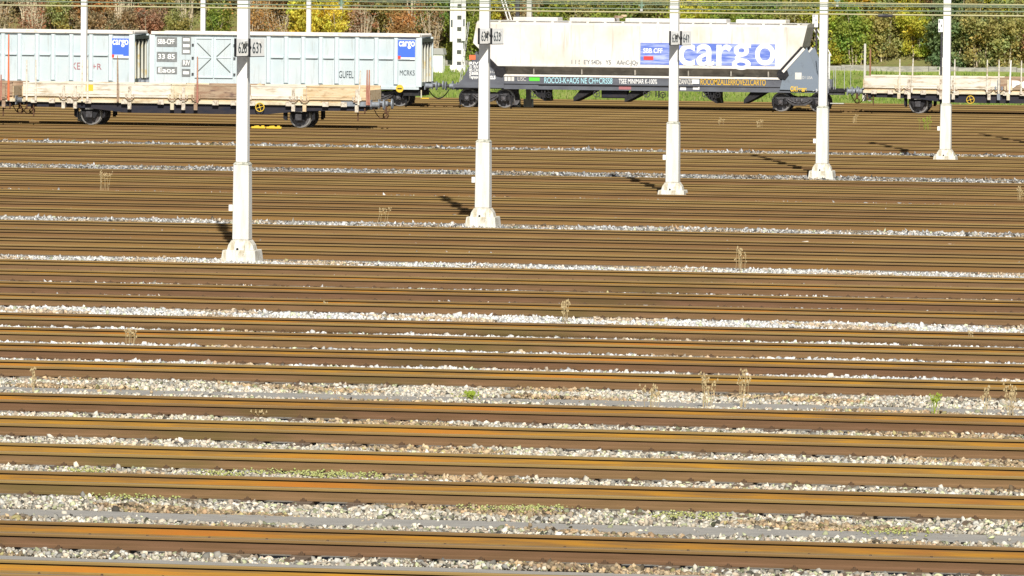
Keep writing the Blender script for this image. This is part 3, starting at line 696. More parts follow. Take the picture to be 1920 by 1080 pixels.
# end panels
for nm, pts in (('l', ((893, 96), (945, 138), (945, 165), (850, 164), (868, 148))), ('r', ((1513, 89), (1470, 137), (1462, 168), (1548, 171), (1541, 160)))):
    P_ = [S(*q) for q in pts]; e = MB()
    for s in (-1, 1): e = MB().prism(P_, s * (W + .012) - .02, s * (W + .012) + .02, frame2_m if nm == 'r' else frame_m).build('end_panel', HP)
    c = MB()
    if nm == 'r': A, B_ = S(1508, 91), S(1468, 135)
    else: A, B_ = S(897, 97), S(935, 135)
    d_ = Vector((B_[0] - A[0], 0, B_[1] - A[1])); ln = d_.length
    rot = Matrix.Rotation(-math.atan2(d_.z, d_.x), 3, 'Y')
    for s in (-1, 1):
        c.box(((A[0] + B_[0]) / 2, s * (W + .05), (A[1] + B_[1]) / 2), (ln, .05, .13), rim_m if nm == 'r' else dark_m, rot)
        off = Vector((-.10 if nm == 'r' else .10, 0, .06)); c.box(((A[0] + B_[0]) / 2 + off.x, s * (W + .0), (A[1] + B_[1]) / 2 + off.z), (ln, .08, .14), dark_m, rot)
    c.build('brace', HP)
    e2 = MB(); kx, kz = S(*((938, 134) if nm == 'l' else (1468, 139)))
    for s in (-1, 1): e2.prism([(kx - .2, kz + .2), (kx + .2, kz + .22), (kx + .3, kz - .05), (kx + .12, kz - .28), (kx - .2, kz - .22), (kx - .3, kz + .02)], s * W - .07, s * W + .07, dark_m)
    e2.build('corner_bracket', HP)
    # ladder and end rails
    l_ = MB(); sgn = 1 if nm == 'r' else -1; x_ = (S(1552, 150)[0] if nm == 'r' else S(862, 150)[0])
    for yy in (-1.25, -.85): l_.cone((x_ + sgn * .05, yy, 1.1), (x_ - sgn * .35, yy, ztop + .1), .02, .02, galv_m, 6)
    for q in range(9): zz = 1.3 + q * .3; l_.cone((x_ + sgn * (.05 - .4 * (zz - 1.1) / (ztop - 1)), -1.25, zz), (x_ + sgn * (.05 - .4 * (zz - 1.1) / (ztop - 1)), -.85, zz), .015, .015, galv_m, 5)
    l_.build('ladder', HP)
pf = MB(); x0 = S(1545, 165)[0]; x1 = S(1586, 166)[0]
pf.b2((x0, -1.3, 1.0), (x1, 1.3, 1.12), dark_m); pf.b2((x0 + .1, -1.2, .85), (x1 - .1, -.9, 1.0), dark2_m); pf.b2((x0 + .3, -1.36, .42), (x1 - .1, -1.1, .46), galv_m); pf.build('end_platform', HP)
rl = MB()
for x in (x0 + .15, x0 + .45, (x0 + x1) / 2, x1 - .1): rl.cone((x, -1.25, 1.12), (x, -1.25, 2.2), .015, .015, galv_m, 5)
rl.cone((x0 + .15, -1.25, 2.2), (x1 - .1, -1.25, 2.2), .015, .015, galv_m, 5); rl.cone((x1 - .1, -1.25, 2.2), (x1 - .1, 1.25, 2.2), .015, .015, galv_m, 5); rl.cone((x1 - .1, 1.25, 1.1), (x1 - .1, 1.25, 2.2), .015, .015, galv_m, 5)
rl.build('handrail', HP)
buffers(HP, x1, 1); buffers(HP, S(855, 160)[0] - .02, -1)
hb = MB(); hb.b2((S(845, 160)[0] + .1, -1.3, .88), (fl + .3, 1.3, 1.12), frame_m); hb.build('headstock', HP)
# bogies
bogie(HP, S(906, 180)[0] + .05); bogie(HP, S(1495, 190)[0] + .05)
# discharge gates, handwheels and air tank
for (px, d) in ((1006, -1), (1100, 1), (1196, 1), (1328, -1), (1420, 1)):
    x, z = S(px, 170); g_ = MB()
    g_.prism([(x - .35, zc + .02), (x + .35, zc + .02), (x + .1 - d * .25, zc - .3), (x - .15 - d * .55, zc - .58), (x - .35 - d * .35, zc - .38)], -1.15, 1.15, dark_m)
    g_.build('discharge_gate', HP)
for (px) in (1000, 1118, 1212, 1322):
    x, z = S(px, 176); handwheel(HP, x, -1.3, z, .16, dark2_m, 'gate_handwheel', 3)
for (px) in (1028, 1242, 1345):
    x, z = S(px, 178); handwheel(HP, x, -1.32, z, .13, dark_m, 'gate_handwheel', 3)
    l_ = MB(); l_.box((x - .2, -1.25, z + .1), (.06, .06, .5), dark_m); l_.box((x - .35, -1.25, z + .1), (.05, .05, .42), dark_m); l_.build('gate_lever', HP)
x, z = S(1150, 176); q = MB(); q.b2((x - .65, -1.1, z - .22), (x + .65, -.5, z + .2), truss_m); q.build('air_tank', HP, bevel=.06)
# lettering, panels and spray on the frame
yl = -W - .012
def flat(name, p0, q0, p1, q1, m_, y=None, parent=HP, th=.004):
    y = yl if y is None else y
    xa, za_ = S(p0, q0); xb_, zb2 = S(p1, q1); m2 = MB(); m2.b2((xa, y - th, zb2), (xb_, y, za_), m_); return m2.build(name, parent)
fb = flat('blue_panel', 1201, 80, 1453, 124, fadeblue_m, -W - .014, th=.004)
xx, zz = S(1270, 122.5); text('car', white_m, 2.15, (xx, -W - .0215, zz + .03), fb, width=2.62, off=.03)
xx, zz = S(1374, 114); text('g', white_m, 1.75, (xx, -W - .0215, zz), fb, width=.92, off=.03)
xx, zz = S(1414, 121.5); text('o', white_m, 2.15, (xx, -W - .0215, zz + .03), fb, width=.98, off=.03)
xx, zz = S(1206, 99); text('SBB CFF', white_m, .32, (xx, -W - .0215, zz), fb, width=.95, off=.006)
xa, za_ = S(1207, 106); q = MB(); q.b2((xa, -W - .022, za_ - .17), (xa + .48, -W - .0185, za_ + .02), red_m); q.build('red_emblem', fb)
xx, zz = S(1070, 120); text("1 1 5  E'Y S4Ds   Y5    AAnC-JQy", tagd_m, .30, (xx, -W - .004, zz), HP, 'graffiti', width=3.3)
fg = flat('green_panel', 992, 145, 1012, 152, green_m)
flat('red_panel', 1160, 160, 1183, 168, tagr_m, -W + .055)
flat('orange_red_panel', 880, 103, 892, 112, orangest_m, -W - .036)
for q, s_ in enumerate(('RIV', '31 RIV', '85 CH', 'SBB', 'Tagnpps')):
    xx, zz = S(880, 121 + q * 6.4); text(s_, white_m, .20, (xx, -W - .036, zz), HP, width=.45, off=.004)
xx, zz = S(918, 137); text('31.0 t', white_m, .16, (xx, -W - .036, zz), HP, width=.4); xx, zz = S(917, 148); text('22.5', white_m, .22, (xx, -W - .036, zz), HP, width=.33, off=.012)
xx, zz = S(946, 151); 
for q in range(3): 
    m2 = MB(); m2.b2((xx + q * .17, -W - .014, zz - .02), (xx + q * .17 + .14, -W - .012, zz + .19), siloseam_m); m2.build('data_grid', HP)
xx, zz = S(970, 151.5); text('LISC', siloseam_m, .28, (xx, yl, zz), HP, width=.42)
xx, zz = S(1020, 155.5); text('ROCO3-K+AOS NE CH+CRSS8', tagc_m, .40, (xx, yl, zz), HP, 'graffiti', width=3.38, off=.003)
xx, zz = S(1160, 156.5); text('TSEE MINIMAR K-100%', white_m, .33, (xx, yl, zz), HP, 'graffiti', width=1.9, off=.002)
xx, zz = S(1267, 157.5); text('A.ZANVZC', siloseam_m, .33, (xx, yl, zz), HP, 'graffiti', width=.85, off=.006)
flat('white_data_plate', 1298, 149, 1311, 157, white_m)
xx, zz = S(1313, 158.8); text('ROCOMZALLERROVEZLCARTO', tagy_m, .42, (xx, yl, zz), HP, 'graffiti', width=3.2, off=.003)
flat('white_data_plate', 1275, 162, 1286, 169, white_m, -W + .055); flat('white_data_plate', 1299, 162, 1311, 168, white_m, -W + .055)
flat('data_plate', 1491, 136, 1503, 149, siloseam_m, -W - .036); xx, zz = S(1504, 148); text('D1 LISA', siloseam_m, .2, (xx, -W - .036, zz), HP, width=.5)
xx, zz = S(1482, 171); text('OX1eesse', yellow_m, .34, (xx, -W - .036, zz), HP, 'graffiti', width=.8, off=.012)
xx, zz = S(1524, 172); text('- 31', white_m, .2, (xx, -W - .036, zz), HP, width=.3)

# ------------------------------------------------------------ flat wagons
def flat_wagon(ytrk, xl_px, xr_px, row, label, boards, stakes, brackets, wheels, wheel_row, hw, L=None, wheelpx=None, end='lr', anchor='l'):
    yn = ytrk - 1.36
    a = on_y(xl_px, row, yn).x; b_ = on_y(xr_px, row, yn).x if xr_px else a + L
    if anchor == 'r': b_ = on_y(xr_px, row, yn).x; a = b_ - L
    org = ((a + b_) / 2, ytrk, RT); t = empty('flat_wagon', org, label, 'railway wagon', 'cream flat wagons with folding sides'); h = (b_ - a) / 2
    X = lambda px, py=row: on_side(px, py, yn, org)[0]
    Z = lambda px, py: on_side(px, py, yn, org)[1]
    zd, zt_, zs = 1.22, 1.78, .97
    d = MB(); d.b2((-h, -1.30, zd - .12), (h, 1.30, zd), tan_m); d.build('deck', t)
    s_ = MB()
    for q in (-1, 1):
        s_.b2((-h, q * 1.32 - .04, zs), (h, q * 1.32 + .04, zd - .122), tan_m if q > 0 else cream_m)
    for q in (-1, 1): s_.b2((q * h - .06, -1.279, zs), (q * h + .06, 1.279, zd - .122), cream_m)
    s_.build('sill', t)
    for (p0, p1, m_) in boards:
        u, v = max(-h, X(p0)), min(h, X(p1))
        for q in (-1, 1):
            c = MB(); c.b2((u + .012, q * 1.36 - .03, zd + .0), (v - .012, q * 1.36 + .03, zt_), m_)
            zq = zd + .2
            c.b2((u + .012, q * (1.36 + .0) - .05, zt_ - .03), (v - .012, q * 1.36 + .05, zt_ + .025), m_)
            c.b2((u + .03, q * 1.36 - .045, zd + .10), (v - .03, q * 1.36 + .045, zd + .14), m_)
            c.build('side_board', t)
    for q in (-1, 1):
        e = MB(); e.b2((q * h - .05, -1.32, zd + .001), (q * h + .02, 1.32, zd + .42), tan_m); e.build('end_board', t)
    for (px, top, m_, lean) in stakes:
        x = X(px); zz = Z(px, top); c = MB(); c.cone((x, -1.45, zs + .05), (x + lean, -1.45, zz), .055, .03, m_, 6); c.build('stanchion', t)
    for (px, m_) in brackets:
        x = X(px); c = MB(); c.box((x, -1.43, zd + .16), (.13, .06, .62), m_); c.box((x, -1.44, zd - .36), (.15, .10, .30), m_)
        for q in (-1, 1): c.box((x + q * .16, -1.42, zd + .06), (.07, .06, .18), m_)
        c.box((x, -1.47, zd - .06), (.30, .03, .06), rustb_m); c.build('stanchion_pocket', t)
    for k in range(int(h * 2 / .8)):
        x = -h + .5 + k * .8
        if random.random() < .65:
            c = MB(); c.box((x, -1.40, zs + .06), (.26, .07, .2), pocket_m); c.build('lashing_block', t)
    for q in (-1, 1):
        c = MB(); tr = [(-h + .1, zs - .0), (h - .1, zs), (h - .1, zs - .20), (h * .62, zs - .24), (h * .40, zs - .42), (-h * .40, zs - .42), (-h * .62, zs - .24), (-h + .1, zs - .20)]
        c.prism(tr, q * 1.16 - .06, q * 1.16 + .06, truss_m); c.build('sole_bar', t)
    c = MB(); c.b2((-h + .1, -1.09, zs - .18), (h - .1, 1.09, zs - .02), dark_m); c.build('underframe', t)
    for px in (wheelpx or ()):
        x = X(px, 200); ws = wheelset(t, x, .46)
        for q in (-1, 1):
            c = MB(); y = q * 1.0
            for sg in (-1, 1):
                c.prism([(x + sg * .14, .30), (x + sg * .22, .30), (x + sg * .55, .92), (x + sg * .40, .92), (x + sg * .13, .60)], y - .02 + q * .0, y + .02, dark_m)
            c.box((x, y + q * .08, .46), (.26, .22, .26), dark2_m); c.box((x, y + q * .10, .82), (.34, .14, .28), galv_m if q < 0 else dark_m)
            for k in range(12):
                t0 = -.62 + k * 1.24 / 12; t1 = t0 + 1.24 / 12; zc_ = lambda u: .66 + .16 * (u / .62) ** 2
                c.cone((x + t0, y + q * .09, zc_(t0)), (x + t1, y + q * .09, zc_(t1)), .045, .045, dark_m, 5)
            for sg in (-1, 1): c.box((x + sg * .60, y - q * .1, .52), (.10, .2, .42), dark_m); c.box((x + sg * .66, y + q * .05, .62), (.05, .05, .5), dark_m)
            c.build('axle_guard', t)
    if hw:
        x = X(hw[0]); handwheel(t, x, -1.42, Z(*hw), .185)
    buffers(t, -h - .02, -1); buffers(t, h + .02, 1)
    for q in (-1, 1):
        hose(t, curve((q * (h + .05), -.35, .86), (q * (h + .75), -.35, .86), .42), .022)
        c = MB(); c.box((q * (h - .45), -1.25, .62), (.05, .05, .55), hosem); c.box((q * (h - .15), -1.25, .78), (.05, .05, .28), hosem); c.box((q * (h - .3), -1.25, .66), (.32, .05, .05), hosem); c.build('step', t)
        c = MB(); c.box((q * (h + .25), 0, .95), (.5, .08, .10), hosem); c.box((q * (h + .5), 0, .80), (.10, .10, .30), hosem); c.ring((q * (h + .5), 0, .55), .11, .03, hosem, 12, 5); c.build('coupling', t)
    return t, X, Z, h
fw_, X, Z, h = flat_wagon(YFLAT, 43, 690, 170, 'cream and rust flat wagon standing in front of the pale blue open wagons',
    [(43, 224, cream2_m), (224, 322, cream2_m), (322, 366, cream_m), (366, 470, rustb_m), (470, 575, cream2_m), (575, 690, tan_m)],
    [(51, 112, cream2_m, 0), (68, 112, cream2_m, 0), (155, 112, cream2_m, .0), (165, 112, cream2_m, 0), (222, 104, rustb_m, -.02), (371, 106, pinkst_m, 0), (673, 132, cream2_m, .08), (689, 131, pinkst_m, 0), (693, 131, pinkst_m, 0)],
    [(120, pocket_m), (142, pocket_m), (244, pocket_m), (324, cream_m), (345, pocket_m), (368, rustb_m), (464, pocket_m), (551, pocket_m), (572, tan_m), (670, pocket_m)], None, 0, (488, 201), wheelpx=(165, 558))
q = MB(); x0 = X(161); x1 = X(175); q.b2((x0, -1.40, 1.47), (x1, -1.392, 1.74), yellow_m); q.build('yellow_label', fw_)
q = MB(); xx = X(487); q.prism([(xx - .18, 1.78), (xx + .18, 1.78), (xx, 1.90)], -1.40, -1.33, tan_m); q.build('roof_shaped_bracket', fw_)
q = MB(); q.b2((X(640), -1.38, .96), (X(697), -1.30, 1.16), buffer_m); q.build('end_beam', fw_)
flat_wagon(YFLAT, None or -700, 24, 170, 'brown flat wagon cut off by the left edge, with a tall orange-red stake',
    [(-560, -200, cream_m), (-200, 24, rustb_m)], [(17, 64, orangest_m, 0), (3, 140, pinkst_m, 0)], [(8, rustb_m)], None, 0, None, L=13.2, anchor='r', wheelpx=(-110, -480))
fw2, X, Z, h = flat_wagon(YHOP, 1620, 0, 165, 'cream flat wagon with slim pale stanchions on the right, coupled behind the hopper wagon',
    [(1620, 1762, cream2_m), (1762, 1874, cream2_m), (1874, 1950, rustb_m), (1950, 2150, cream2_m)],
    [(1687, 111, cream2_m, -.0), (1710, 109, cream2_m, .05), (1790, 111, cream2_m, 0), (1851, 112, cream2_m, 0), (1873, 112, cream2_m, 0), (1893, 113, white_m, .06), (1915, 113, cream2_m, 0)],
    [(1686, cream_m), (1705, pocket_m), (1765, pocket_m), (1788, pocket_m), (1855, pocket_m), (1873, buffer_m), (1891, cream_m)], None, 0, (1820, 187), L=13.2, wheelpx=(1720, 2060))
xx = X(1897); text('BC', white_m, .48, (xx, -1.425, 1.30), fw2, 'graffiti', width=1.0, off=.03)

# yellow rail skids under the flat wagon
yn = YFLAT - GAUGE / 2 - .0
for (pa, pb, lab) in ((472, 498, 'yellow rail skid on the rail, left one of the pair by the wheel'), (500, 528, 'yellow rail skid on the rail, right one of the pair by the wheel')):
    a = on_y(pa, 236, yn); b_ = on_y(pb, 236, yn); L_ = b_.x - a.x
    e = empty('rail_skid', (a.x, yn, RT), lab, 'rail skid', 'yellow rail skids')
    q = MB(); q.b2((0, -.05, .0), (L_, .05, .03), yellow_m); q.b2((0, -.06, -.05), (L_, -.05, .02), yellow_m); q.build('sole_plate', e)
    q = MB(); q.prism([(L_ * .15, .03), (L_ * .55, .03), (L_ * .5, .075), (L_ * .22, .06)], -.04, .04, yellow_m); q.box((L_ * .8, 0, .05), (.12, .03, .05), yellow_m); q.build('wedge', e)

# ------------------------------------------------------------ background masts, posts, cabinet
def post(name, px, top, bot, y, wpx, m_, lab, cat='mast', group=None, parts=None):
    c = on_y(px, bot, y); z1 = on_y(px, top, y).z; w_ = wpx / F_PX * (c - CAMLOC).length
    e = empty(name, (c.x, y, c.z), lab, cat, group)
    q = MB(); q.b2((-w_ / 2, -w_ / 2, -.3), (w_ / 2, w_ / 2, z1 - c.z), m_); q.build('shaft', e, bevel=.015)
    q = MB(); q.b2((-w_ * .9, -w_ * .9, -.3), (w_ * .9, w_ * .9, .12), conc2_m); q.build('footing', e)
    return e
ZG = lambda y: on_z(960, 540, 0)
post('catenary_mast', 157, -160, 214, YFLAT + 2.3, 10.5, mast_m, 'white mast in front of the left open wagon, rising behind the flat wagon', group='thin white masts by the far tracks')
post('catenary_mast', 380, -160, 183, YHOP + 2.3, 8.5, mast_m, 'white mast rising behind the doors of the pale blue open wagon', group='thin white masts by the far tracks')
post('catenary_mast', 578, -160, 184, YHOP + 2.3, 8.0, mast_m, 'white mast rising behind the right half of the pale blue open wagon', group='thin white masts by the far tracks')
post('catenary_mast', 991, -160, 190, YHOP + 2.3, 9.0, greypost_m, 'dull cream mast rising behind the left part of the hopper wagon', group='thin white masts by the far tracks')
post('dark_mast', 969, -120, 190, YHOP + 2.3, 7.0, dark2_m, 'slim dark mast beside the dull cream mast above the hopper wagon')
post('fence_post', 1621, 82, 178, YHOP + 2.3, 4.0, greypost_m, 'tall grey post beside a brown post near the hopper buffers', 'post')
post('fence_post', 1631, 92, 178, YHOP + 2.3, 3.0, brownpost_m, 'thin brown wooden post behind the tall grey post', 'post')
# lattice mast
yl_ = YHOP + 33.2
def zrow(px, py, y): return on_y(px, py, y).z
def terrain(y):
    if y < YHOP + 21: return 0.0
    if y < YHOP + 34: return 1.45 * (y - YHOP - 21) / 13.0
    if y < YHOP + 36: return 1.45 + .40 * (y - YHOP - 34) / 2
    return 1.85 + (y - YHOP - 36) * .62
c = on_y(860, 104, yl_); e = empty('lattice_mast', (c.x, yl_, terrain(yl_) + .02), 'white steel lattice mast between the open wagon and the hopper wagon', 'mast')
wz = 9.5; bw, tw = .25, .22
q = MB()
def lw(z): return bw + (tw - bw) * z / wz
for sx_ in (-1, 1):
    for sy in (-1, 1): q.cone((sx_ * bw, sy * bw, 0), (sx_ * tw, sy * tw, wz), .07, .06, mast_m, 6)
q.build('legs', e)
q = MB(); nz = 15
for k in range(nz):
    z0, z1 = k * wz / nz, (k + 1) * wz / nz; w0, w1 = lw(z0), lw(z1)
    q.cone((w0, w0, z0), (-w1, w1, z1), .03, .03, mast_m, 5)
    q.box((0, -w0, z0 + .02), (2 * w0, .04, .40), mast_m); q.box((-w0 * .62, -w0, z0 + .3), (.2, .035, .5), mast_m); q.box((0, w0, z0 + .3), (2 * w0, .03, .5), mast_m); q.cone((-w0, w0, z0), (-w1, -w1, z1), .03, .03, mast_m, 5); q.cone((w0, -w0, z0), (w1, w1, z1), .03, .03, mast_m, 5)
q.build('lattice', e)
q = MB(); q.b2((-.45, -.45, -.5), (.45, .45, .02), conc2_m); q.add([(-.45, -.45, .02), (.45, -.45, .02), (.45, .45, .02), (-.45, .45, .02), (-.38, -.38, .25), (.38, -.38, .25), (.38, .38, .25), (-.38, .38, .25)], [(0, 1, 5, 4), (1, 2, 6, 5), (2, 3, 7, 6), (3, 0, 4, 7), (4, 5, 6, 7)], mast_m); q.build('footing', e)
for (x0, x1, z0) in ((-.36, -.27, 1.55), (.28, .46, 1.6)):
    q = MB(); q.b2((x0 - .05, -.46, z0), (x1, -.38, 4.9), mast_m); q.box(((x0 + x1) / 2, -.47, z0 + 1.0), (.08, .02, .4), tagd_m); q.build('side_board', e)
# cabinet
c = on_y(812, 112, YHOP + 32); z0 = terrain(YHOP + 32)
e = empty('trackside_cabinet', (c.x, YHOP + 32, z0), 'low white cabinet with grey lid in the grass right of the open wagon', 'cabinet')
zt2 = on_y(812, 102, YHOP + 32).z - z0; q = MB(); q.b2((-.6, -.35, -.1), (.6, .35, zt2), white_m); q.build('housing', e, bevel=.02)
q = MB(); q.prism([(-.68, zt2 + .002), (.68, zt2 + .002), (.62, zt2 + .34), (-.62, zt2 + .34)], -.42, .42, roofw_m); q.build('lid', e)
# leaning A-frame strut above the hopper
a1 = on_y(957, 40, YHOP + 8); a0 = on_y(939, 4, YHOP + 8)
q = MB()
for dx in (0, .17):
    q.cone((a1.x + dx + .9, YHOP + 8, a1.z - 2.9), (a0.x + dx, YHOP + 8, a0.z + .2), .035, .035, mast_m, 6)
for k in range(12):
    t = k / 11; q.cone((a1.x + .9 + (a0.x - a1.x - .9) * t, YHOP + 8, a1.z - 2.9 + (a0.z - a1.z + 3.1) * t), (a1.x + .9 + (a0.x - a1.x - .9) * t + .17, YHOP + 8, a1.z - 2.75 + (a0.z - a1.z + 3.1) * t), .015, .015, mast_m, 5)
q.cone((a1.x + .985, YHOP + 8, -.05), (a1.x + .985, YHOP + 8, a1.z - 2.85), .07, .06, mast_m, 8)
tag(q.build('stay_strut'), 'leaning double white strut above the left part of the hopper roof', 'strut')
# small signals
def signal(px, ptop, pbot, y, wpx, lab, truss=True):
    c = on_y(px, ptop, y); z1 = c.z; z0p = on_y(px, pbot, y).z; w_ = wpx / 37.0; zg = terrain(y)
    e = empty('trackside_signal', (c.x, y, zg), lab, 'signal')
    q = MB(); q.b2((-w_ / 2, -.06, z0p - zg), (w_ / 2, -.0, z1 - zg), white_m); q.build('board', e)
    q = MB()
    for j in range(3): q.box((-.06 + (j % 2) * .1, -.066, (z0p + z1) / 2 - zg + (j - 1) * .2), (.05, .006, .12), tagd_m)
    q.build('symbol', e)
    q = MB(); q.cone((w_ * .2, .05, -.1), (w_ * .2, .05, z1 - zg), .05, .05, dark2_m, 8); q.build('pole', e)
    if truss:
        q = MB(); 
        for dx in (0, .17): q.cone((-w_ / 2 + dx, .1, z0p - zg), (-w_ / 2 + dx + .75, .1, z0p - zg - 1.4), .03, .03, mast_m, 5)
        q.cone((-w_ / 2 + .83, .1, z0p - zg - 1.3), (-w_ / 2 + .83, .1, -.1), .05, .05, mast_m, 6)
        q.build('stay', e)
signal(1529, 25, 51, YHOP + 2.3, 10, 'white signal board with diagonal stays above the right end of the hopper wagon')
signal(1764, 36, 60, YHOP + 2.3, 8, 'small white signal board on a dark pole left of the fifth mast', False)
# small white post at the wall
post('marker_post', 1766, 108, 130, YHOP + 24, 5, white_m, 'short white marker post in front of the stone wall beside the fifth mast', 'post')

# ------------------------------------------------------------ bank, wall, hillside
XL, XR = -135, 60
def sheet(name, ya, yb, nx, ny, m_, amp=0, dz=.0, kind='structure'):
    xs = np.linspace(XL - 60, XR + 60, nx); ysn = np.linspace(ya, yb, ny); V = []
    for yv in ysn:
        for xv in xs: V.append((xv, yv, terrain(yv) + dz + amp * (math.sin(xv * .7 + yv) * .5 + math.sin(xv * .23 + yv * 1.9) * .5) * min(1, (yv - ya) / 2)))
    V = np.array(V); Fq = np.array([(j * nx + i, j * nx + i + 1, (j + 1) * nx + i + 1, (j + 1) * nx + i) for j in range(ny - 1) for i in range(nx - 1)])
    return tag(np_mesh(name, V, Fq, 4, [m_]), kind=kind)
sheet('grass_bank', YHOP + 20.3, YHOP + 35.4, 120, 40, grassg_m, .10, .02)
sheet('hillside', YHOP + 35.2, YHOP + 120, 160, 60, hill_m, .35, 0)
wl = MB(); yw = YHOP + 34.6; n = 150
for k in range(n):
    x = XL - 20 + k * 1.6; zz = 1.42; hh = .42 + .04 * math.sin(k * 2.3) + random.uniform(-.02, .02)
    wl.b2((x + .012, yw - .2 + random.uniform(-.015, .015), zz - .3), (x + 1.588, yw + .3, zz + hh), stone_m)
wl.build('w').name = 'low_stone_wall'; o = bpy.data.objects['low_stone_wall']; tag(o, 'long low pale stone wall between the grass bank and the autumn shrubs', 'wall')
# grass blades on the bank
n = 60000
x = RNG.uniform(XL + 20, XR - 10, n); y = RNG.uniform(YHOP + 20.0, YHOP + 34, n); z = np.array([terrain(v) for v in y])
a = RNG.uniform(0, math.pi, n); hgt = RNG.uniform(.06, .28, n) * np.where(RNG.random(n) < .08, 1.8, 1); wd = RNG.uniform(.02, .06, n)
dx = np.cos(a) * wd; dy = np.sin(a) * wd; lx = RNG.normal(0, .06, n)
V = np.stack([np.c_[x - dx, y - dy, z], np.c_[x + dx, y + dy, z], np.c_[x + lx, y + RNG.normal(0, .05, n), z + hgt]], 1).reshape(-1, 3)
colr = np.array([(.26, .36, .06), (.33, .41, .08), (.16, .24, .045), (.42, .39, .17)])[RNG.choice(4, n, p=[.35, .3, .25, .1])]
tag(np_mesh('grass', V, np.arange(3 * n).reshape(-1, 3), 3, [grassb_m], np.repeat(colr, 3, 0)), kind='stuff')

# shrubs: leaves as many small faces through the crown, on real stems
def shrub_proto(kind, seed):
    r = np.random.default_rng(seed); H = 3.0
    nst = 9 if kind != 'bare' else 26
    st = MB(); tips = []
    for i in range(nst):
        a_ = r.uniform(0, 6.28); d0 = r.uniform(0, .35); px_, py_ = d0 * math.cos(a_), d0 * math.sin(a_)
        hh = H * r.uniform(.55, 1.0); lean = r.uniform(.05, .32) * (1 if kind != 'bare' else .7)
        p = Vector((px_, py_, -.3)); m1 = Vector((px_ + math.cos(a_) * lean * hh * .45, py_ + math.sin(a_) * lean * hh * .45, hh * .55))
        tp = Vector((px_ + math.cos(a_) * lean * hh * 1.2, py_ + math.sin(a_) * lean * hh * 1.2, hh))
        st.cone(p, m1, .045, .028, STEM, 4, cap=False); st.cone(m1, tp, .028, .01, STEM, 4, cap=False); tips += [(m1, tp)]
        for k in range(3 if kind != 'bare' else 5):
            t = r.uniform(.1, .95); q0 = m1.lerp(tp, t); dirv = Vector((r.normal(0, .5), r.normal(0, .5), r.uniform(.2, .9))); q1 = q0 + dirv * r.uniform(.3, .7)
            st.cone(q0, q1, .014, .005, STEM, 3, cap=False); tips.append((q0, q1))
    nl = {'leafy': 7600, 'sparse': 4600, 'bare': 1300}[kind]
    # clumps around twig tips
    C = []
    nc = 46 if kind == 'leafy' else 34
    for i in range(nc):
        a0, b0 = tips[r.integers(len(tips))]; c_ = a0.lerp(b0, r.uniform(.3, 1.05)); C.append((c_.x + r.normal(0, .18), c_.y + r.normal(0, .18), max(.2, c_.z + r.normal(-.15, .35)), r.uniform(.16, .42)))
    if kind == 'leafy':
        for i in range(14): a_ = r.uniform(0, 6.28); rr = r.uniform(.3, .95); C.append((rr * math.cos(a_), rr * math.sin(a_), r.uniform(.2, 1.0), r.uniform(.25, .4)))
    C = np.array(C); ci = r.choice(len(C), nl); pos = C[ci, :3] + r.normal(0, 1, (nl, 3)) * C[ci, 3:4] * .62
    pos[:, 2] = np.maximum(pos[:, 2], .03)
    sz = r.uniform(.035, .09, nl) * (1.15 if kind == 'leafy' else 1.0)
    u = r.normal(size=(nl, 3)); u /= np.linalg.norm(u, axis=1)[:, None]; v = np.cross(u, r.normal(size=(nl, 3))); v /= np.linalg.norm(v, axis=1)[:, None]
    V = np.stack([pos - u * sz[:, None], pos + v * sz[:, None] * .6, pos + u * sz[:, None], pos - v * sz[:, None] * .6], 1).reshape(-1, 3)
    # colour clumps: whole clumps lighter or darker in leaf colour
    cb = r.uniform(.7, 1.2, len(C))[ci] * r.uniform(.85, 1.15, nl); hue = r.normal(0, .12, (len(C)))[ci]
    T = np.c_[cb * (1 + hue), cb, cb * (1 - hue * .5)]
    lf = np_mesh('leaves', V, np.arange(4 * nl).reshape(-1, 4), 4, [LEAF['green']], np.repeat(T, 4, 0))
    so_ = st.build('stems'); return so_.data, lf.data, so_, lf
STEM = mat('grey_brown_bark', (.50, .42, .29), .9, 0, col2=(.64, .55, .40), scale=(4, 4, 4), rnd=.15)
LC = {'green': (.36, .43, .09), 'yellow-green': (.60, .60, .09), 'yellow': (.74, .62, .10), 'orange': (.58, .34, .13), 'rust-red': (.52, .29, .18), 'brown': (.50, .37, .20), 'dark green': (.26, .35, .15), 'olive': (.44, .41, .15)}
LEAF = {k: mat(k.replace('-', '_').replace(' ', '_') + '_leaves', v, .8, 0, attr='tint', rnd=.12, transl=.42, spec=.05) for k, v in LC.items()}
PROTO = {}
for kd in ('leafy', 'sparse', 'bare'):
    PROTO[kd] = []
    for sd in range(3):
        a_, b_, o1, o2 = shrub_proto(kd, 100 + sd * 7 + len(kd)); PROTO[kd].append((a_, b_)); bpy.data.objects.remove(o1); bpy.data.objects.remove(o2)
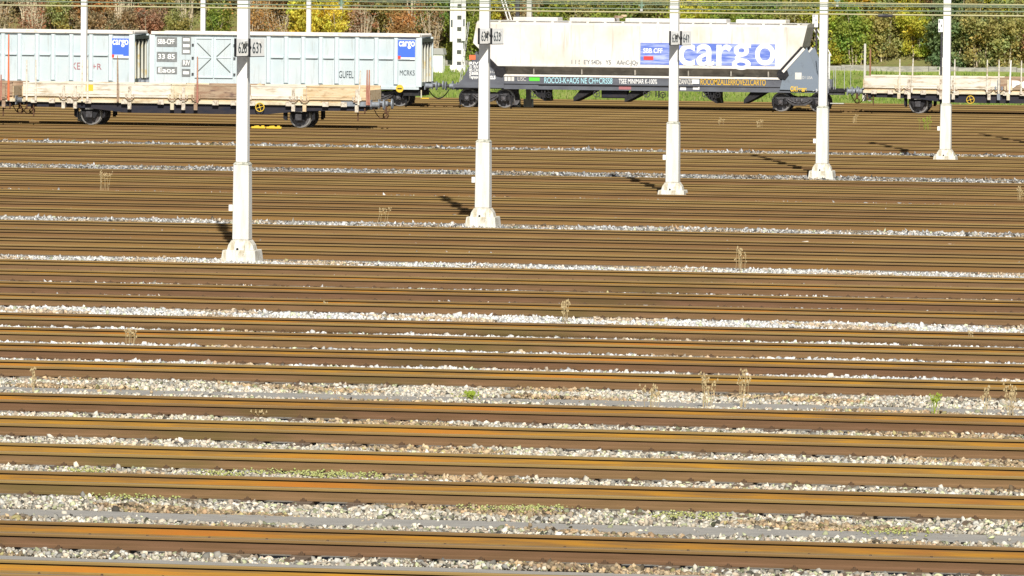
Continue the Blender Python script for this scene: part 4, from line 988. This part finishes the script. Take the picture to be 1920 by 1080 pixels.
def zone(px):     # what colours the photo shows along the hillside
    if px < 200: return [('bare', 'orange'), ('bare', 'brown'), ('sparse', 'orange'), ('sparse', 'olive'), ('bare', 'rust-red'), ('sparse', 'brown')]
    if px < 420: return [('bare', 'brown'), ('sparse', 'olive'), ('sparse', 'rust-red'), ('bare', 'olive'), ('sparse', 'green'), ('sparse', 'brown')]
    if px < 570: return [('bare', 'brown'), ('bare', 'orange'), ('sparse', 'olive'), ('sparse', 'brown')]
    if px < 670: return [('leafy', 'yellow'), ('sparse', 'olive'), ('sparse', 'yellow')]
    if px < 850: return [('bare', 'brown'), ('sparse', 'brown'), ('bare', 'rust-red'), ('sparse', 'orange'), ('sparse', 'olive')]
    if px < 960: return [('leafy', 'yellow-green'), ('leafy', 'green'), ('sparse', 'yellow-green')]
    if px < 1250: return [('sparse', 'olive'), ('leafy', 'yellow-green'), ('sparse', 'brown'), ('leafy', 'green')]
    if px < 1500: return [('leafy', 'green'), ('leafy', 'yellow-green'), ('sparse', 'olive')]
    if px < 1740: return [('leafy', 'yellow-green'), ('leafy', 'yellow'), ('leafy', 'yellow-green'), ('leafy', 'green'), ('leafy', 'olive'), ('leafy', 'yellow-green')]
    return [('sparse', 'brown'), ('leafy', 'dark green'), ('leafy', 'yellow-green'), ('leafy', 'yellow-green'), ('sparse', 'rust-red'), ('leafy', 'olive'), ('sparse', 'brown')]
cnt = {}; ROWN = ['front', 'second', 'third', 'fourth', 'fifth', 'top']; LAB = {}
ordw = ['first', 'second', 'third', 'fourth', 'fifth', 'sixth', 'seventh', 'eighth', 'ninth', 'tenth', 'eleventh', 'twelfth', 'thirteenth', 'fourteenth', 'fifteenth', 'sixteenth', 'seventeenth', 'eighteenth', 'nineteenth', 'twentieth']
for row in range(6):
    yy = YHOP + 36.2 + row * 2.0; px = -130 + row * 31; j = 0
    while px < 2060:
        p = on_y(px, 60, yy + random.uniform(-.8, .8)); kd, cl = random.choice(zone(px + random.uniform(-40, 40)))
        if row == 0 and px > 1740 and random.random() < .4: kd, cl = 'leafy', 'dark green'
        sc = random.uniform(1.15, 1.6) * (1.0 if row else .75)
        e = empty('shrub', (p.x, p.y, terrain(p.y)), 'x', 'shrub', 'autumn shrubs on the hillside', rz=random.uniform(0, 6.28)); e.scale = (sc, sc, sc * random.uniform(.9, 1.15))
        st_, lf_ = random.choice(PROTO[kd])
        a_ = bpy.data.objects.new('stems', st_); COL.objects.link(a_); a_.parent = e
        b_ = bpy.data.objects.new('leaves', lf_); COL.objects.link(b_); b_.parent = e; b_.material_slots[0].link = 'OBJECT'; b_.material_slots[0].material = LEAF[cl]
        key = (kd, cl, row); cnt[key] = cnt.get(key, 0) + 1
        adj = {'leafy': 'dense', 'sparse': 'thin', 'bare': 'nearly bare'}[kd]
        e['label'] = '%s %s shrub, %s such from left in the hillside\'s %s row' % (adj, cl, ordw[min(19, cnt[key] - 1)], ROWN[row])
        px += random.uniform(46, 74); j += 1

# ------------------------------------------------------------ weeds between the tracks
def weed(px, py, hgt, nst, lab, m_=None, spread=.12, z=0.0, head=True):
    m_ = m_ or stalk_m; c = on_z(px, py, z); e = empty('weed', c, lab, 'weed', None); q = MB(); hd = MB()
    for k in range(nst):
        a_ = random.uniform(0, 6.28); r = random.uniform(0, spread); b0 = Vector((r * math.cos(a_), r * math.sin(a_) * .5, -.03)); h_ = hgt * random.uniform(.6, 1)
        tp = b0 + Vector((random.uniform(-.10, .14) * h_ * 1.4, random.uniform(-.1, .1), h_)); md = b0.lerp(tp, .5) + Vector((random.uniform(-.02, .02), 0, 0))
        q.cone(b0, md, .0065, .005, m_, 4); q.cone(md, tp, .005, .0035, m_, 4)
        for s_ in range(5):
            t = random.uniform(.45, 1); p0 = md.lerp(tp, t) if t > .5 else b0.lerp(tp, t); dv = Vector((random.uniform(-.05, .05), random.uniform(-.03, .03), random.uniform(.02, .07)))
            q.cone(p0, p0 + dv, .003, .0025, m_, 3)
            if head:
                o_ = p0 + dv; hd.add([o_ + Vector((-.016, 0, 0)), o_ + Vector((.016, .004, 0)), o_ + Vector((.006, -.004, .045))], [(0, 1, 2)], m_); hd.add([o_ + Vector((0, -.012, 0)), o_ + Vector((0, .012, .01)), o_ + Vector((-.006, 0, .03))], [(0, 1, 2)], m_)
    if head: q.add(hd.v, hd.f, m_)
    q.build('stalks', e)
    return e
weed(1222, 768, .42, 8, 'clump of dry tan stalks on the weedy path, left of the taller stalks')
weed(1330, 762, .55, 8, 'tall dry tan stalks leaning right on the weedy path')
weed(1392, 760, .58, 6, 'pair of tall yellowish stalks on the weedy path', spread=.05)
weed(1752, 780, .34, 7, 'bright yellow-green upright weed on the weedy path at the right', stalkg_m, .05)
weed(1845, 775, .45, 4, 'dry stalk clump on the weedy path, left one of the two near the right edge')
weed(1890, 778, .50, 7, 'dry stalk clump on the weedy path, right one of the two near the right edge')
weed(880, 750, .12, 14, 'low green weed on the weedy path below the 634 mast', stalkg_m, .08)
weed(62, 735, .38, 4, 'two thin pale dry stalks on the weedy path at the left edge', spread=.04)
weed(243, 648, .30, 6, 'dry stalk clump between the tracks at the left, below the 628 mast')
weed(1060, 603, .42, 6, 'dry stalk clump on the stone strip in the middle of the yard')
weed(1388, 508, .55, 7, 'dry spindly weed on the stone strip right of the middle, behind the weedy path')
weed(1818, 645, .34, 2, 'single thin dry stalk between the tracks near the right edge', spread=.02)
weed(608, 583, .25, 2, 'single short dry stalk on the stone strip right of the 628 mast', spread=.02)
weed(193, 362, .75, 7, 'dry tan weed between the far tracks left of the 628 mast', spread=.2)
weed(716, 418, .45, 4, 'small dry tuft on the stone strip between the 628 and 634 masts', spread=.2)
weed(1735, 250, .75, 14, 'small green bush between the far tracks left of the fifth mast', stalkg_m, .28)
weed(1423, 246, .6, 5, 'small dry weed between the far tracks left of the fourth mast', spread=.15)
weed(1600, 238, .6, 5, 'small dry weed between the far tracks right of the fourth mast', spread=.2)
weed(1350, 240, .5, 4, 'small dry weed between the far tracks right of the 638 mast', spread=.2)
weed(1915, 385, .6, 8, 'dry rusty tuft between tracks at the right edge', spread=.2)
weed(485, 780, .07, 10, 'flat brown dry tuft between the near tracks below the 628 mast', None, .2)
weed(470, 805, .05, 8, 'small flat dry tuft just below the flat brown tuft', None, .15) if False else None
